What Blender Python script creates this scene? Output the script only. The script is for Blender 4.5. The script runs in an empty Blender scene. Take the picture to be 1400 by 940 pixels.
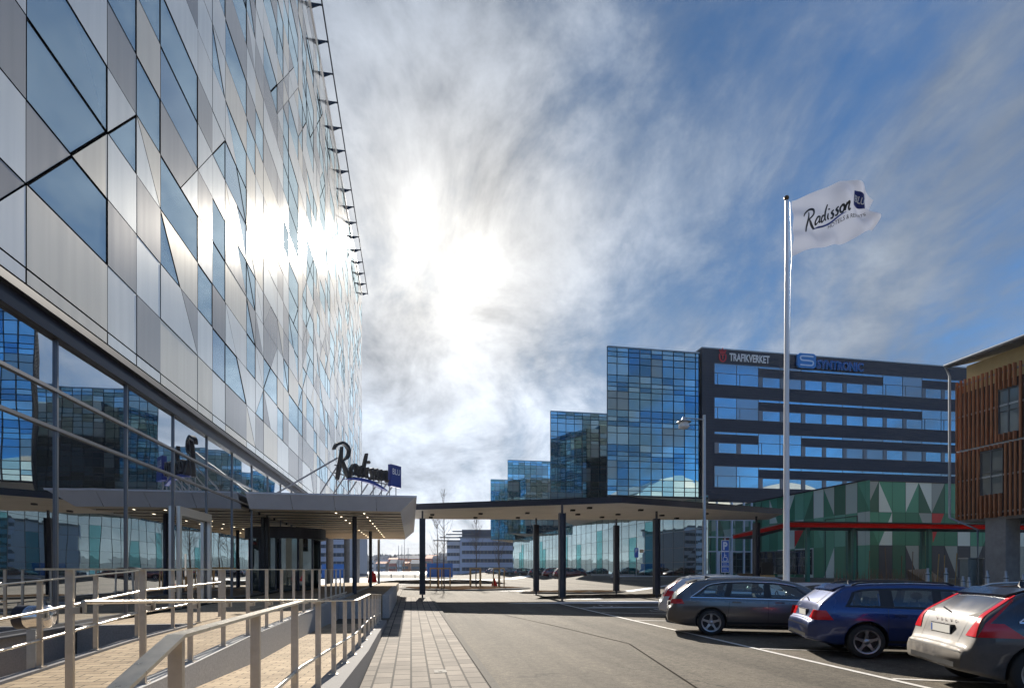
import bpy, bmesh, math, random
from mathutils import Vector, Matrix
R = math.radians
rng = random.Random(7)
sc = bpy.context.scene
col = sc.collection

# ------------------------------------------------------------------ camera
F = 760.0; YAW = R(10.29); EYE = 1.68
cy_, sy_ = math.cos(YAW), math.sin(YAW)
cam = bpy.data.cameras.new('camera'); camo = bpy.data.objects.new('camera', cam); col.objects.link(camo)
camo.location = (0, 0, EYE); camo.rotation_euler = (R(90), 0, -YAW)
cam.sensor_width = 36; cam.lens = F / 1400 * 36; cam.shift_x = 0; cam.shift_y = 308 / 1400
cam.clip_start = 0.05; cam.clip_end = 9000
sc.camera = camo

# ------------------------------------------------------------------ sun, sky, exposure
SUN_AZ, SUN_EL = R(3.5), R(29.2)
sd = Vector((math.sin(SUN_AZ) * math.cos(SUN_EL), math.cos(SUN_AZ) * math.cos(SUN_EL), math.sin(SUN_EL)))
sl = bpy.data.lights.new('sun', 'SUN'); sl.energy = 3.6; sl.angle = R(0.7); sl.color = (1.0, 0.92, 0.80)
so = bpy.data.objects.new('sun', sl); col.objects.link(so)
so.rotation_euler = sd.to_track_quat('Z', 'Y').to_euler(); so.location = (0, 0, 60)
sc.view_settings.view_transform = 'Standard'; sc.view_settings.look = 'None'
sc.view_settings.gamma = 1; sc.view_settings.use_curve_mapping = False
sc.view_settings.exposure = 1.38

def build_world():
    w = bpy.data.worlds.new('World'); sc.world = w; w.use_nodes = True
    nt = w.node_tree; nt.nodes.clear(); N = nt.nodes.new; L = nt.links.new
    def math_(op, a, b=None, c=None, clamp=False):
        n = N('ShaderNodeMath'); n.operation = op; n.use_clamp = clamp
        for i, v in enumerate((a, b, c)):
            if v is None: continue
            if isinstance(v, (int, float)): n.inputs[i].default_value = v
            else: L(v, n.inputs[i])
        return n.outputs[0]
    out = N('ShaderNodeOutputWorld'); bg = N('ShaderNodeBackground'); L(bg.outputs[0], out.inputs[0])
    sky = N('ShaderNodeTexSky'); sky.sky_type = 'NISHITA'; sky.sun_disc = False
    sky.sun_elevation = SUN_EL; sky.sun_rotation = SUN_AZ; sky.altitude = 50
    sky.air_density = 1.0; sky.dust_density = 0.4; sky.ozone_density = 3.5
    tc = N('ShaderNodeTexCoord'); nrm = N('ShaderNodeVectorMath'); nrm.operation = 'NORMALIZE'; L(tc.outputs['Generated'], nrm.inputs[0])
    sep = N('ShaderNodeSeparateXYZ'); L(nrm.outputs[0], sep.inputs[0])
    z = math_('MAXIMUM', sep.outputs[2], 0.0); zz = math_('ADD', z, 0.34)
    px = math_('DIVIDE', sep.outputs[0], zz); py = math_('DIVIDE', sep.outputs[1], zz)
    cmb = N('ShaderNodeCombineXYZ'); L(px, cmb.inputs[0]); L(py, cmb.inputs[1])
    def noise(scale, detail, rough, dist, rot, sca, off=(0, 0, 0)):
        mp = N('ShaderNodeMapping'); mp.inputs['Rotation'].default_value = (0, 0, rot)
        mp.inputs['Scale'].default_value = sca; mp.inputs['Location'].default_value = off
        L(cmb.outputs[0], mp.inputs[0])
        n = N('ShaderNodeTexNoise'); n.inputs['Scale'].default_value = scale; n.inputs['Detail'].default_value = detail
        n.inputs['Roughness'].default_value = rough; n.inputs['Distortion'].default_value = dist
        L(mp.outputs[0], n.inputs[0]); return n.outputs[0]
    n1 = noise(1.45, 10, 0.60, 0.5, R(60), (1.0, 0.55, 1), (7.3, 2.2, 0))       # big masses
    n2 = noise(4.0, 12, 0.64, 0.45, R(30), (1.0, 0.68, 1), (0.4, 5.2, 0))      # wisps
    n3 = noise(14.0, 10, 0.66, 0.3, R(20), (1.0, 0.8, 1))
    n4 = noise(0.8, 4, 0.5, 0.2, R(10), (1.0, 1.0, 1), (1.9, 8.4, 0))           # clear and covered regions
    dt = N('ShaderNodeVectorMath'); dt.operation = 'DOT_PRODUCT'; L(nrm.outputs[0], dt.inputs[0]); dt.inputs[1].default_value = sd
    d = math_('MAXIMUM', dt.outputs['Value'], 0.0)
    near = math_('POWER', d, 6); halo = math_('POWER', d, 34); core = math_('POWER', d, 260)
    s = math_('MULTIPLY', n1, 0.50); s = math_('MULTIPLY_ADD', n2, 0.36, s); s = math_('MULTIPLY_ADD', n3, 0.11, s); s = math_('MULTIPLY_ADD', n4, 0.22, s)
    s = math_('MULTIPLY_ADD', near, 0.10, s)
    lowband = math_('POWER', math_('SUBTRACT', 1.0, z), 12)
    lowb2 = math_('MULTIPLY', math_('POWER', math_('SUBTRACT', 1.0, z), 3.2), math_('POWER', d, 9)); s = math_('MULTIPLY_ADD', lowband, 0.22, s); s = math_('MULTIPLY_ADD', lowb2, 0.12, s)
    mr = N('ShaderNodeMapRange'); mr.interpolation_type = 'SMOOTHSTEP'; L(s, mr.inputs[0])
    mr.inputs[1].default_value = 0.47; mr.inputs[2].default_value = 0.72
    cov = mr.outputs[0]
    # clouds scatter the sun forward: brighter near its direction; thick parts are greyer
    br = math_('MULTIPLY_ADD', near, 0.085, 0.092); br = math_('MULTIPLY_ADD', halo, 0.15, br); br = math_('MULTIPLY_ADD', core, 0.24, br); br = math_('MULTIPLY_ADD', lowb2, 0.44, br); br = math_('MULTIPLY_ADD', lowband, 0.13, br)
    sh = math_('MULTIPLY_ADD', n2, 3.0, -0.42); sh = math_('MULTIPLY_ADD', n3, 0.5, math_('MULTIPLY', sh, 0.75)); br = math_('MULTIPLY', math_('MULTIPLY', br, sh), math_('MULTIPLY_ADD', halo, -.22, 1.0))
    cc = N('ShaderNodeMix'); cc.data_type = 'RGBA'; cc.inputs[6].default_value = (0.74, 0.87, 1.07, 1); cc.inputs[7].default_value = (1.0, 0.975, 0.93, 1)
    L(math_('ADD', halo, lowband, None, True), cc.inputs[0])
    cs = N('ShaderNodeVectorMath'); cs.operation = 'SCALE'; L(cc.outputs[2], cs.inputs[0]); L(br, cs.inputs['Scale'])
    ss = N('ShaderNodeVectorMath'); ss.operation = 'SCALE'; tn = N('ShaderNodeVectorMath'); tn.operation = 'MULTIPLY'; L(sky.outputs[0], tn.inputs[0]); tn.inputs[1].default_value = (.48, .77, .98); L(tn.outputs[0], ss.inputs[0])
    L(math_('MULTIPLY_ADD', near, -0.008, math_('MULTIPLY_ADD', d, -0.073, 0.100)), ss.inputs['Scale'])  # clear sky dimmed sunward and boosted behind the camera, added fill for shaded fronts
    # thin veil of high cloud in front of the sun
    veil = math_('MULTIPLY', halo, 0.04); veil = math_('MULTIPLY_ADD', core, 0.36, veil)
    vv = N('ShaderNodeCombineXYZ'); L(veil, vv.inputs[0]); L(math_('MULTIPLY', veil, .96), vv.inputs[1]); L(math_('MULTIPLY', veil, .9), vv.inputs[2])
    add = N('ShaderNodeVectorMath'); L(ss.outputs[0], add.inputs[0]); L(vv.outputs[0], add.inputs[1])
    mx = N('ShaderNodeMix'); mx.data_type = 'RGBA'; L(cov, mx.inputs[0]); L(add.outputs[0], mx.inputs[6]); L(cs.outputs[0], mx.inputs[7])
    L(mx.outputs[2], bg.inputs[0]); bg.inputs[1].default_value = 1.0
build_world()

# ------------------------------------------------------------------ helpers
def at(px, d):
    a = (px - 700) / F * d
    return (cy_ * a + sy_ * d, cy_ * d - sy_ * a)
def zat(py, d): return EYE + (778 - py) / F * d

def tag(o, label=None, cat=None, group=None, kind=None):
    if label: o['label'] = label
    if cat: o['category'] = cat
    if group: o['group'] = group
    if kind: o['kind'] = kind
    return o
WORLD = {}
def thing(name, label, cat, loc=(0, 0, 0), rz=0, group=None):
    o = bpy.data.objects.new(name, None); col.objects.link(o); o.empty_display_size = .2
    o.location = loc; o.rotation_euler = (0, 0, rz); WORLD[o] = Vector(loc)
    return tag(o, label, cat, group)

class MB:
    def __init__(s): s.v = []; s.f = []; s.m = []; s.s = []
    def add(s, vs, fs, m=0, smooth=False):
        b = len(s.v); s.v += [tuple(v) for v in vs]
        for f in fs: s.f.append([b + i for i in f]); s.m.append(m); s.s.append(smooth)
    def box(s, x0, x1, y0, y1, z0, z1, m=0):
        s.add([(x0,y0,z0),(x1,y0,z0),(x1,y1,z0),(x0,y1,z0),(x0,y0,z1),(x1,y0,z1),(x1,y1,z1),(x0,y1,z1)],
              [(0,3,2,1),(4,5,6,7),(0,1,5,4),(1,2,6,5),(2,3,7,6),(3,0,4,7)], m)
    def quad(s, a, b, c, d, m=0): s.add([a, b, c, d], [(0, 1, 2, 3)], m)
    def prism(s, pts, z0, z1, m=0, mt=None, mb=None):      # plan polygon, ccw
        n = len(pts)
        s.add([(p[0], p[1], z0) for p in pts] + [(p[0], p[1], z1) for p in pts],
              [(i, (i + 1) % n, n + (i + 1) % n, n + i) for i in range(n)], m)
        s.add([(p[0], p[1], z1) for p in pts], [tuple(range(n))], m if mt is None else mt)
        s.add([(p[0], p[1], z0) for p in pts], [tuple(reversed(range(n)))], m if mb is None else mb)
    def bar(s, a, b, w, h=None, m=0, up=(0, 0, 1)):         # rectangular bar from a to b
        h = w if h is None else h
        a = Vector(a); b = Vector(b); d = (b - a).normalized(); u = Vector(up)
        if abs(d.dot(u)) > .99: u = Vector((0, 1, 0))
        x = d.cross(u).normalized(); u = x.cross(d)
        vs = []
        for p in (a, b):
            for i, j in ((-1, -1), (1, -1), (1, 1), (-1, 1)): vs.append(p + x * i * w / 2 + u * j * h / 2)
        s.add(vs, [(0,1,2,3),(7,6,5,4),(0,4,5,1),(1,5,6,2),(2,6,7,3),(3,7,4,0)], m)
    def tube(s, path, r, n=10, m=0, cap=True, smooth=True):
        path = [Vector(p) for p in path]; rs = r if isinstance(r, (list, tuple)) else [r] * len(path)
        rings = []
        for i, p in enumerate(path):
            d = (path[min(i + 1, len(path) - 1)] - path[max(i - 1, 0)]).normalized()
            u = Vector((0, 0, 1)) if abs(d.z) < .95 else Vector((0, 1, 0))
            x = d.cross(u).normalized(); u = x.cross(d)
            rings.append([p + (x * math.cos(2*math.pi*k/n) + u * math.sin(2*math.pi*k/n)) * rs[i] for k in range(n)])
        vs = [v for r_ in rings for v in r_]
        fs = [(i*n+k, i*n+(k+1)%n, (i+1)*n+(k+1)%n, (i+1)*n+k) for i in range(len(path)-1) for k in range(n)]
        s.add(vs, fs, m, smooth)
        if cap:
            s.add(rings[0], [tuple(reversed(range(n)))], m); s.add(rings[-1], [tuple(range(n))], m)
    def lathe(s, prof, c=(0, 0, 0), n=20, m=0, axis='z', smooth=True):
        vs = []
        for r_, h in prof:
            for k in range(n):
                a = 2*math.pi*k/n; p = (r_*math.cos(a), r_*math.sin(a), h)
                if axis == 'y': p = (p[0], p[2], p[1])
                if axis == 'x': p = (p[2], p[0], p[1])
                vs.append((p[0]+c[0], p[1]+c[1], p[2]+c[2]))
        fs = [(i*n+k, i*n+(k+1)%n, (i+1)*n+(k+1)%n, (i+1)*n+k) for i in range(len(prof)-1) for k in range(n)]
        s.add(vs, fs, m, smooth)
    def build(s, name, mats, parent=None, weld=False):
        off = Vector((0, 0, 0)); p = parent
        while p is not None: off += WORLD.get(p, Vector((0, 0, 0))) * (1 if p in WORLD else 0); p = p.parent
        me = bpy.data.meshes.new(name)
        me.from_pydata([(v[0]-off[0], v[1]-off[1], v[2]-off[2]) for v in s.v], [], s.f)
        if not isinstance(mats, (list, tuple)): mats = [mats]
        for m in mats: me.materials.append(m)
        me.polygons.foreach_set('material_index', s.m); me.polygons.foreach_set('use_smooth', s.s)
        me.update(); o = bpy.data.objects.new(name, me); col.objects.link(o); o.parent = parent
        return o
def solid(mb, *a, **k): return mb.build(*a, **k)
def children(o): return [c for c in bpy.data.objects if c.parent == o]
def copy_tree(o, kids, parent=None):
    c = o.copy(); col.objects.link(c); c.parent = parent
    for ch in kids.get(o, []): copy_tree(ch, kids, c)
    return c
def kidmap():
    k = {}
    for o in bpy.data.objects:
        if o.parent: k.setdefault(o.parent, []).append(o)
    return k

# ------------------------------------------------------------------ materials
def mat(name, color, rough=.6, metal=0.0, noise=None, bump=None, coords='Object', spec=None, stretch=None, emit=None):
    """noise=(scale, amount, detail) varies the base colour; bump=(scale, strength)"""
    m = bpy.data.materials.new(name); m.use_nodes = True; nt = m.node_tree; b = nt.nodes['Principled BSDF']
    N = nt.nodes.new; L = nt.links.new
    b.inputs['Base Color'].default_value = (*color, 1); b.inputs['Roughness'].default_value = rough; b.inputs['Metallic'].default_value = metal
    if spec is not None: b.inputs['Specular IOR Level'].default_value = spec
    if emit: b.inputs['Emission Color'].default_value = (*emit[0], 1); b.inputs['Emission Strength'].default_value = emit[1]
    src = None
    if noise or bump:
        tc = N('ShaderNodeTexCoord'); src = tc.outputs[coords]
        if stretch:
            mp = N('ShaderNodeMapping'); mp.inputs['Scale'].default_value = stretch; L(src, mp.inputs[0]); src = mp.outputs[0]
    if noise:
        n = N('ShaderNodeTexNoise'); n.inputs['Scale'].default_value = noise[0]; n.inputs['Detail'].default_value = noise[2] if len(noise) > 2 else 5
        n.inputs['Roughness'].default_value = .65; L(src, n.inputs[0])
        r = N('ShaderNodeValToRGB'); a = noise[1]
        r.color_ramp.elements[0].position = .28; r.color_ramp.elements[1].position = .72
        r.color_ramp.elements[0].color = (*[c * (1 - a) for c in color], 1); r.color_ramp.elements[1].color = (*[min(1, c * (1 + a)) for c in color], 1)
        L(n.outputs[0], r.inputs[0]); L(r.outputs[0], b.inputs['Base Color'])
        rr = N('ShaderNodeMapRange'); rr.inputs[3].default_value = max(.02, rough - .08); rr.inputs[4].default_value = min(1, rough + .08)
        L(n.outputs[0], rr.inputs[0]); L(rr.outputs[0], b.inputs['Roughness'])
    if bump:
        n2 = N('ShaderNodeTexNoise'); n2.inputs['Scale'].default_value = bump[0]; n2.inputs['Detail'].default_value = 4; L(src, n2.inputs[0])
        bp = N('ShaderNodeBump'); bp.inputs['Strength'].default_value = bump[1]; bp.inputs['Distance'].default_value = .02
        L(n2.outputs[0], bp.inputs['Height']); L(bp.outputs[0], b.inputs['Normal'])
    return m

def glass(name, tint, inner, fac=.6, rough=.015, wav=None, see=0.0):
    """coated facade glass: a mirror-like coat over a dark interior"""
    m = bpy.data.materials.new(name); m.use_nodes = True; nt = m.node_tree; nt.nodes.clear(); N = nt.nodes.new; L = nt.links.new
    o = N('ShaderNodeOutputMaterial'); g = N('ShaderNodeBsdfGlossy'); g.inputs[0].default_value = (*tint, 1); g.inputs['Roughness'].default_value = rough
    d = N('ShaderNodeBsdfDiffuse'); d.inputs[0].default_value = (*inner, 1)
    base = d.outputs[0]
    if see:
        t = N('ShaderNodeBsdfTransparent'); t.inputs[0].default_value = (.75, .82, .80, 1)
        mm = N('ShaderNodeMixShader'); mm.inputs[0].default_value = see; L(d.outputs[0], mm.inputs[1]); L(t.outputs[0], mm.inputs[2]); base = mm.outputs[0]
    lw = N('ShaderNodeFresnel'); lw.inputs[0].default_value = 1.5
    a = N('ShaderNodeMath'); a.operation = 'ADD'; a.use_clamp = True; L(lw.outputs[0], a.inputs[0]); a.inputs[1].default_value = fac
    mx = N('ShaderNodeMixShader'); L(a.outputs[0], mx.inputs[0]); L(base, mx.inputs[1]); L(g.outputs[0], mx.inputs[2]); L(mx.outputs[0], o.inputs[0])
    if wav:
        tc = N('ShaderNodeTexCoord'); n = N('ShaderNodeTexNoise'); n.inputs['Scale'].default_value = wav[0]; n.inputs['Detail'].default_value = 1
        L(tc.outputs['Object'], n.inputs[0]); bp = N('ShaderNodeBump'); bp.inputs['Strength'].default_value = 1; bp.inputs['Distance'].default_value = wav[1]
        L(n.outputs[0], bp.inputs['Height']); L(bp.outputs[0], g.inputs['Normal'])
    return m

def see_glass():
    m = bpy.data.materials.new('clear tinted car glass'); m.use_nodes = True; nt = m.node_tree; nt.nodes.clear(); N = nt.nodes.new; L = nt.links.new
    o = N('ShaderNodeOutputMaterial'); g = N('ShaderNodeBsdfGlossy'); g.inputs['Roughness'].default_value = .01; g.inputs[0].default_value = (.95, .98, 1, 1)
    t = N('ShaderNodeBsdfTransparent'); t.inputs[0].default_value = (.72, .82, .80, 1); f = N('ShaderNodeFresnel'); f.inputs[0].default_value = 1.5
    a = N('ShaderNodeMath'); a.operation = 'ADD'; a.use_clamp = True; L(f.outputs[0], a.inputs[0]); a.inputs[1].default_value = .05
    mx = N('ShaderNodeMixShader'); L(a.outputs[0], mx.inputs[0]); L(t.outputs[0], mx.inputs[1]); L(g.outputs[0], mx.inputs[2]); L(mx.outputs[0], o.inputs[0]); return m

def asphalt_mat():
    m = bpy.data.materials.new('asphalt'); m.use_nodes = True; nt = m.node_tree; b = nt.nodes['Principled BSDF']; N = nt.nodes.new; L = nt.links.new
    tc = N('ShaderNodeTexCoord')
    def noi(s, d, r=.6, st=None, dist=0):
        src = tc.outputs['Object']
        if st:
            mp = N('ShaderNodeMapping'); mp.inputs['Scale'].default_value = st; L(src, mp.inputs[0]); src = mp.outputs[0]
        n = N('ShaderNodeTexNoise'); n.inputs['Scale'].default_value = s; n.inputs['Detail'].default_value = d; n.inputs['Roughness'].default_value = r; n.inputs['Distortion'].default_value = dist
        L(src, n.inputs[0]); return n.outputs[0]
    big = noi(.22, 5, .6, (1, .5, 1)); mid = noi(1.6, 6, .7); fine = noi(38, 4, .75)
    vo = N('ShaderNodeTexVoronoi'); vo.inputs['Scale'].default_value = 95; L(tc.outputs['Object'], vo.inputs[0])
    r1 = N('ShaderNodeValToRGB'); r1.color_ramp.elements[0].color = (.066, .057, .045, 1); r1.color_ramp.elements[1].color = (.135, .115, .088, 1)
    r1.color_ramp.elements[0].position = .3; r1.color_ramp.elements[1].position = .68
    s = N('ShaderNodeMath'); s.operation = 'MULTIPLY_ADD'; L(big, s.inputs[0]); s.inputs[1].default_value = .55
    s2 = N('ShaderNodeMath'); s2.operation = 'MULTIPLY'; L(mid, s2.inputs[0]); s2.inputs[1].default_value = .45; L(s2.outputs[0], s.inputs[2]); L(s.outputs[0], r1.inputs[0])
    # cracks, tyre lanes
    dn = N('ShaderNodeVectorMath'); dn.operation = 'MULTIPLY_ADD'; nn = N('ShaderNodeTexNoise'); nn.inputs['Scale'].default_value = 1.3; nn.inputs['Detail'].default_value = 5; L(tc.outputs['Object'], nn.inputs[0])
    L(nn.outputs['Color'], dn.inputs[0]); dn.inputs[1].default_value = (1.1, 1.1, 0); L(tc.outputs['Object'], dn.inputs[2])
    vc = N('ShaderNodeTexVoronoi'); vc.feature = 'DISTANCE_TO_EDGE'; vc.inputs['Scale'].default_value = .19; L(dn.outputs[0], vc.inputs[0])
    cr_ = N('ShaderNodeMapRange'); cr_.inputs[1].default_value = .0015; cr_.inputs[2].default_value = .006; cr_.inputs[3].default_value = .45; cr_.inputs[4].default_value = 1.0; L(vc.outputs['Distance'], cr_.inputs[0])
    mk = N('ShaderNodeMapRange'); mk.inputs[1].default_value = .48; mk.inputs[2].default_value = .56; L(big, mk.inputs[0])
    cm = N('ShaderNodeMix'); cm.data_type = 'FLOAT'; L(mk.outputs[0], cm.inputs[0]); cm.inputs[2].default_value = 1.0; L(cr_.outputs[0], cm.inputs[3])
    ln = noi(1.0, 4, .6, (1.1, .035, 1)); lr = N('ShaderNodeMapRange'); lr.inputs[1].default_value = .35; lr.inputs[2].default_value = .65; lr.inputs[3].default_value = .72; lr.inputs[4].default_value = 1.30; L(ln, lr.inputs[0])
    st_ = noi(5, 3, .5); sr = N('ShaderNodeMapRange'); sr.inputs[1].default_value = .70; sr.inputs[2].default_value = .76; sr.inputs[3].default_value = 1; sr.inputs[4].default_value = .62; L(st_, sr.inputs[0])
    w1 = N('ShaderNodeMath'); w1.operation = 'MULTIPLY'; L(cm.outputs[0], w1.inputs[0]); L(lr.outputs[0], w1.inputs[1])
    w2 = N('ShaderNodeMath'); w2.operation = 'MULTIPLY'; L(w1.outputs[0], w2.inputs[0]); L(sr.outputs[0], w2.inputs[1])
    gr = noi(9, 5, .75); gr_ = N('ShaderNodeMapRange'); gr_.inputs[1].default_value = .35; gr_.inputs[2].default_value = .65; gr_.inputs[3].default_value = .66; gr_.inputs[4].default_value = 1.36; L(gr, gr_.inputs[0])
    w4 = N('ShaderNodeMath'); w4.operation = 'MULTIPLY'; L(w2.outputs[0], w4.inputs[0]); L(gr_.outputs[0], w4.inputs[1]); w2 = w4
    # stone speckle
    sp = N('ShaderNodeMapRange'); sp.inputs[1].default_value = .25; sp.inputs[2].default_value = .75; sp.inputs[3].default_value = .35; sp.inputs[4].default_value = 1.65; L(fine, sp.inputs[0]); w3 = N('ShaderNodeMath'); w3.operation = 'MULTIPLY'; L(sp.outputs[0], w3.inputs[0]); L(w2.outputs[0], w3.inputs[1])
    sc_ = N('ShaderNodeVectorMath'); sc_.operation = 'SCALE'; L(r1.outputs[0], sc_.inputs[0]); L(w3.outputs[0], sc_.inputs['Scale'])
    L(sc_.outputs[0], b.inputs['Base Color']); b.inputs['Roughness'].default_value = .85; b.inputs['Specular IOR Level'].default_value = .25
    bp = N('ShaderNodeBump'); bp.inputs['Strength'].default_value = .55; bp.inputs['Distance'].default_value = .012
    hh = N('ShaderNodeMath'); hh.operation = 'ADD'; L(vo.outputs[0], hh.inputs[0]); L(fine, hh.inputs[1]); L(hh.outputs[0], bp.inputs['Height']); L(bp.outputs[0], b.inputs['Normal'])
    return m

def paver_mat(name, c1, c2, mortar, bw, bh, rot=0.0, ms=.012, off=.5):
    m = bpy.data.materials.new(name); m.use_nodes = True; nt = m.node_tree; b = nt.nodes['Principled BSDF']; N = nt.nodes.new; L = nt.links.new
    tc = N('ShaderNodeTexCoord'); mp = N('ShaderNodeMapping'); mp.inputs['Rotation'].default_value = (0, 0, rot); L(tc.outputs['Object'], mp.inputs[0])
    br = N('ShaderNodeTexBrick'); L(mp.outputs[0], br.inputs[0]); br.offset = off
    br.inputs['Scale'].default_value = 1; br.inputs['Brick Width'].default_value = bw; br.inputs['Row Height'].default_value = bh
    br.inputs['Mortar Size'].default_value = ms; br.inputs['Mortar Smooth'].default_value = .2; br.inputs['Bias'].default_value = -.1
    br.inputs[1].default_value = (*c1, 1); br.inputs[2].default_value = (*c2, 1); br.inputs[3].default_value = (*mortar, 1)
    n = N('ShaderNodeTexNoise'); n.inputs['Scale'].default_value = .9; n.inputs['Detail'].default_value = 8; n.inputs['Roughness'].default_value = .7; L(tc.outputs['Object'], n.inputs[0])
    nf = N('ShaderNodeTexNoise'); nf.inputs['Scale'].default_value = 60; nf.inputs['Detail'].default_value = 3; L(tc.outputs['Object'], nf.inputs[0])
    a = N('ShaderNodeMapRange'); a.inputs[1].default_value = .3; a.inputs[2].default_value = .7; a.inputs[3].default_value = .72; a.inputs[4].default_value = 1.18; L(n.outputs[0], a.inputs[0])
    a2 = N('ShaderNodeMapRange'); a2.inputs[1].default_value = .3; a2.inputs[2].default_value = .7; a2.inputs[3].default_value = .85; a2.inputs[4].default_value = 1.12; L(nf.outputs[0], a2.inputs[0])
    mm = N('ShaderNodeMath'); mm.operation = 'MULTIPLY'; L(a.outputs[0], mm.inputs[0]); L(a2.outputs[0], mm.inputs[1])
    s = N('ShaderNodeVectorMath'); s.operation = 'SCALE'; L(br.outputs[0], s.inputs[0]); L(mm.outputs[0], s.inputs['Scale'])
    L(s.outputs[0], b.inputs['Base Color']); b.inputs['Roughness'].default_value = .85; b.inputs['Specular IOR Level'].default_value = .15
    bp = N('ShaderNodeBump'); bp.invert = True; bp.inputs['Strength'].default_value = .6; bp.inputs['Distance'].default_value = .008; L(br.outputs['Fac'], bp.inputs['Height'])
    bp2 = N('ShaderNodeBump'); bp2.inputs['Strength'].default_value = .25; bp2.inputs['Distance'].default_value = .005; L(nf.outputs[0], bp2.inputs['Height']); L(bp.outputs[0], bp2.inputs['Normal'])
    L(bp2.outputs[0], b.inputs['Normal'])
    return m

def car_paint(name, color, dirt=.5, flake=.3):
    m = bpy.data.materials.new(name); m.use_nodes = True; nt = m.node_tree; b = nt.nodes['Principled BSDF']; N = nt.nodes.new; L = nt.links.new
    b.inputs['Metallic'].default_value = flake; b.inputs['Roughness'].default_value = .28
    b.inputs['Coat Weight'].default_value = 1; b.inputs['Coat Roughness'].default_value = .04
    tc = N('ShaderNodeTexCoord'); sp = N('ShaderNodeSeparateXYZ'); L(tc.outputs['Object'], sp.inputs[0])
    n = N('ShaderNodeTexNoise'); n.inputs['Scale'].default_value = 3; n.inputs['Detail'].default_value = 8; n.inputs['Roughness'].default_value = .7; L(tc.outputs['Object'], n.inputs[0])
    lo = N('ShaderNodeMapRange'); lo.inputs[1].default_value = .95; lo.inputs[2].default_value = .25; L(sp.outputs[2], lo.inputs[0])     # road dirt low down
    re = N('ShaderNodeMapRange'); re.inputs[1].default_value = .62; re.inputs[2].default_value = .0; L(sp.outputs[0], re.inputs[0])     # and on the tailgate
    mx = N('ShaderNodeMath'); mx.operation = 'MAXIMUM'; L(lo.outputs[0], mx.inputs[0]); L(re.outputs[0], mx.inputs[1])
    k = N('ShaderNodeMath'); k.operation = 'MULTIPLY'; L(mx.outputs[0], k.inputs[0]); k.inputs[1].default_value = dirt * 1.5
    k2 = N('ShaderNodeMath'); k2.operation = 'MULTIPLY'; k2.use_clamp = True; L(k.outputs[0], k2.inputs[0])
    nr = N('ShaderNodeMapRange'); nr.inputs[1].default_value = .3; nr.inputs[2].default_value = .65; nr.inputs[3].default_value = .35; nr.inputs[4].default_value = 1.1; L(n.outputs[0], nr.inputs[0]); L(nr.outputs[0], k2.inputs[1])
    c = N('ShaderNodeMix'); c.data_type = 'RGBA'; c.inputs[6].default_value = (*color, 1); c.inputs[7].default_value = (.12, .108, .095, 1); L(k2.outputs[0], c.inputs[0]); L(c.outputs[2], b.inputs['Base Color'])
    r = N('ShaderNodeMapRange'); r.inputs[3].default_value = .26; r.inputs[4].default_value = .7; L(k2.outputs[0], r.inputs[0]); L(r.outputs[0], b.inputs['Roughness'])
    cw = N('ShaderNodeMapRange'); cw.inputs[3].default_value = 1; cw.inputs[4].default_value = .1; L(k2.outputs[0], cw.inputs[0]); L(cw.outputs[0], b.inputs['Coat Weight'])
    return m

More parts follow.
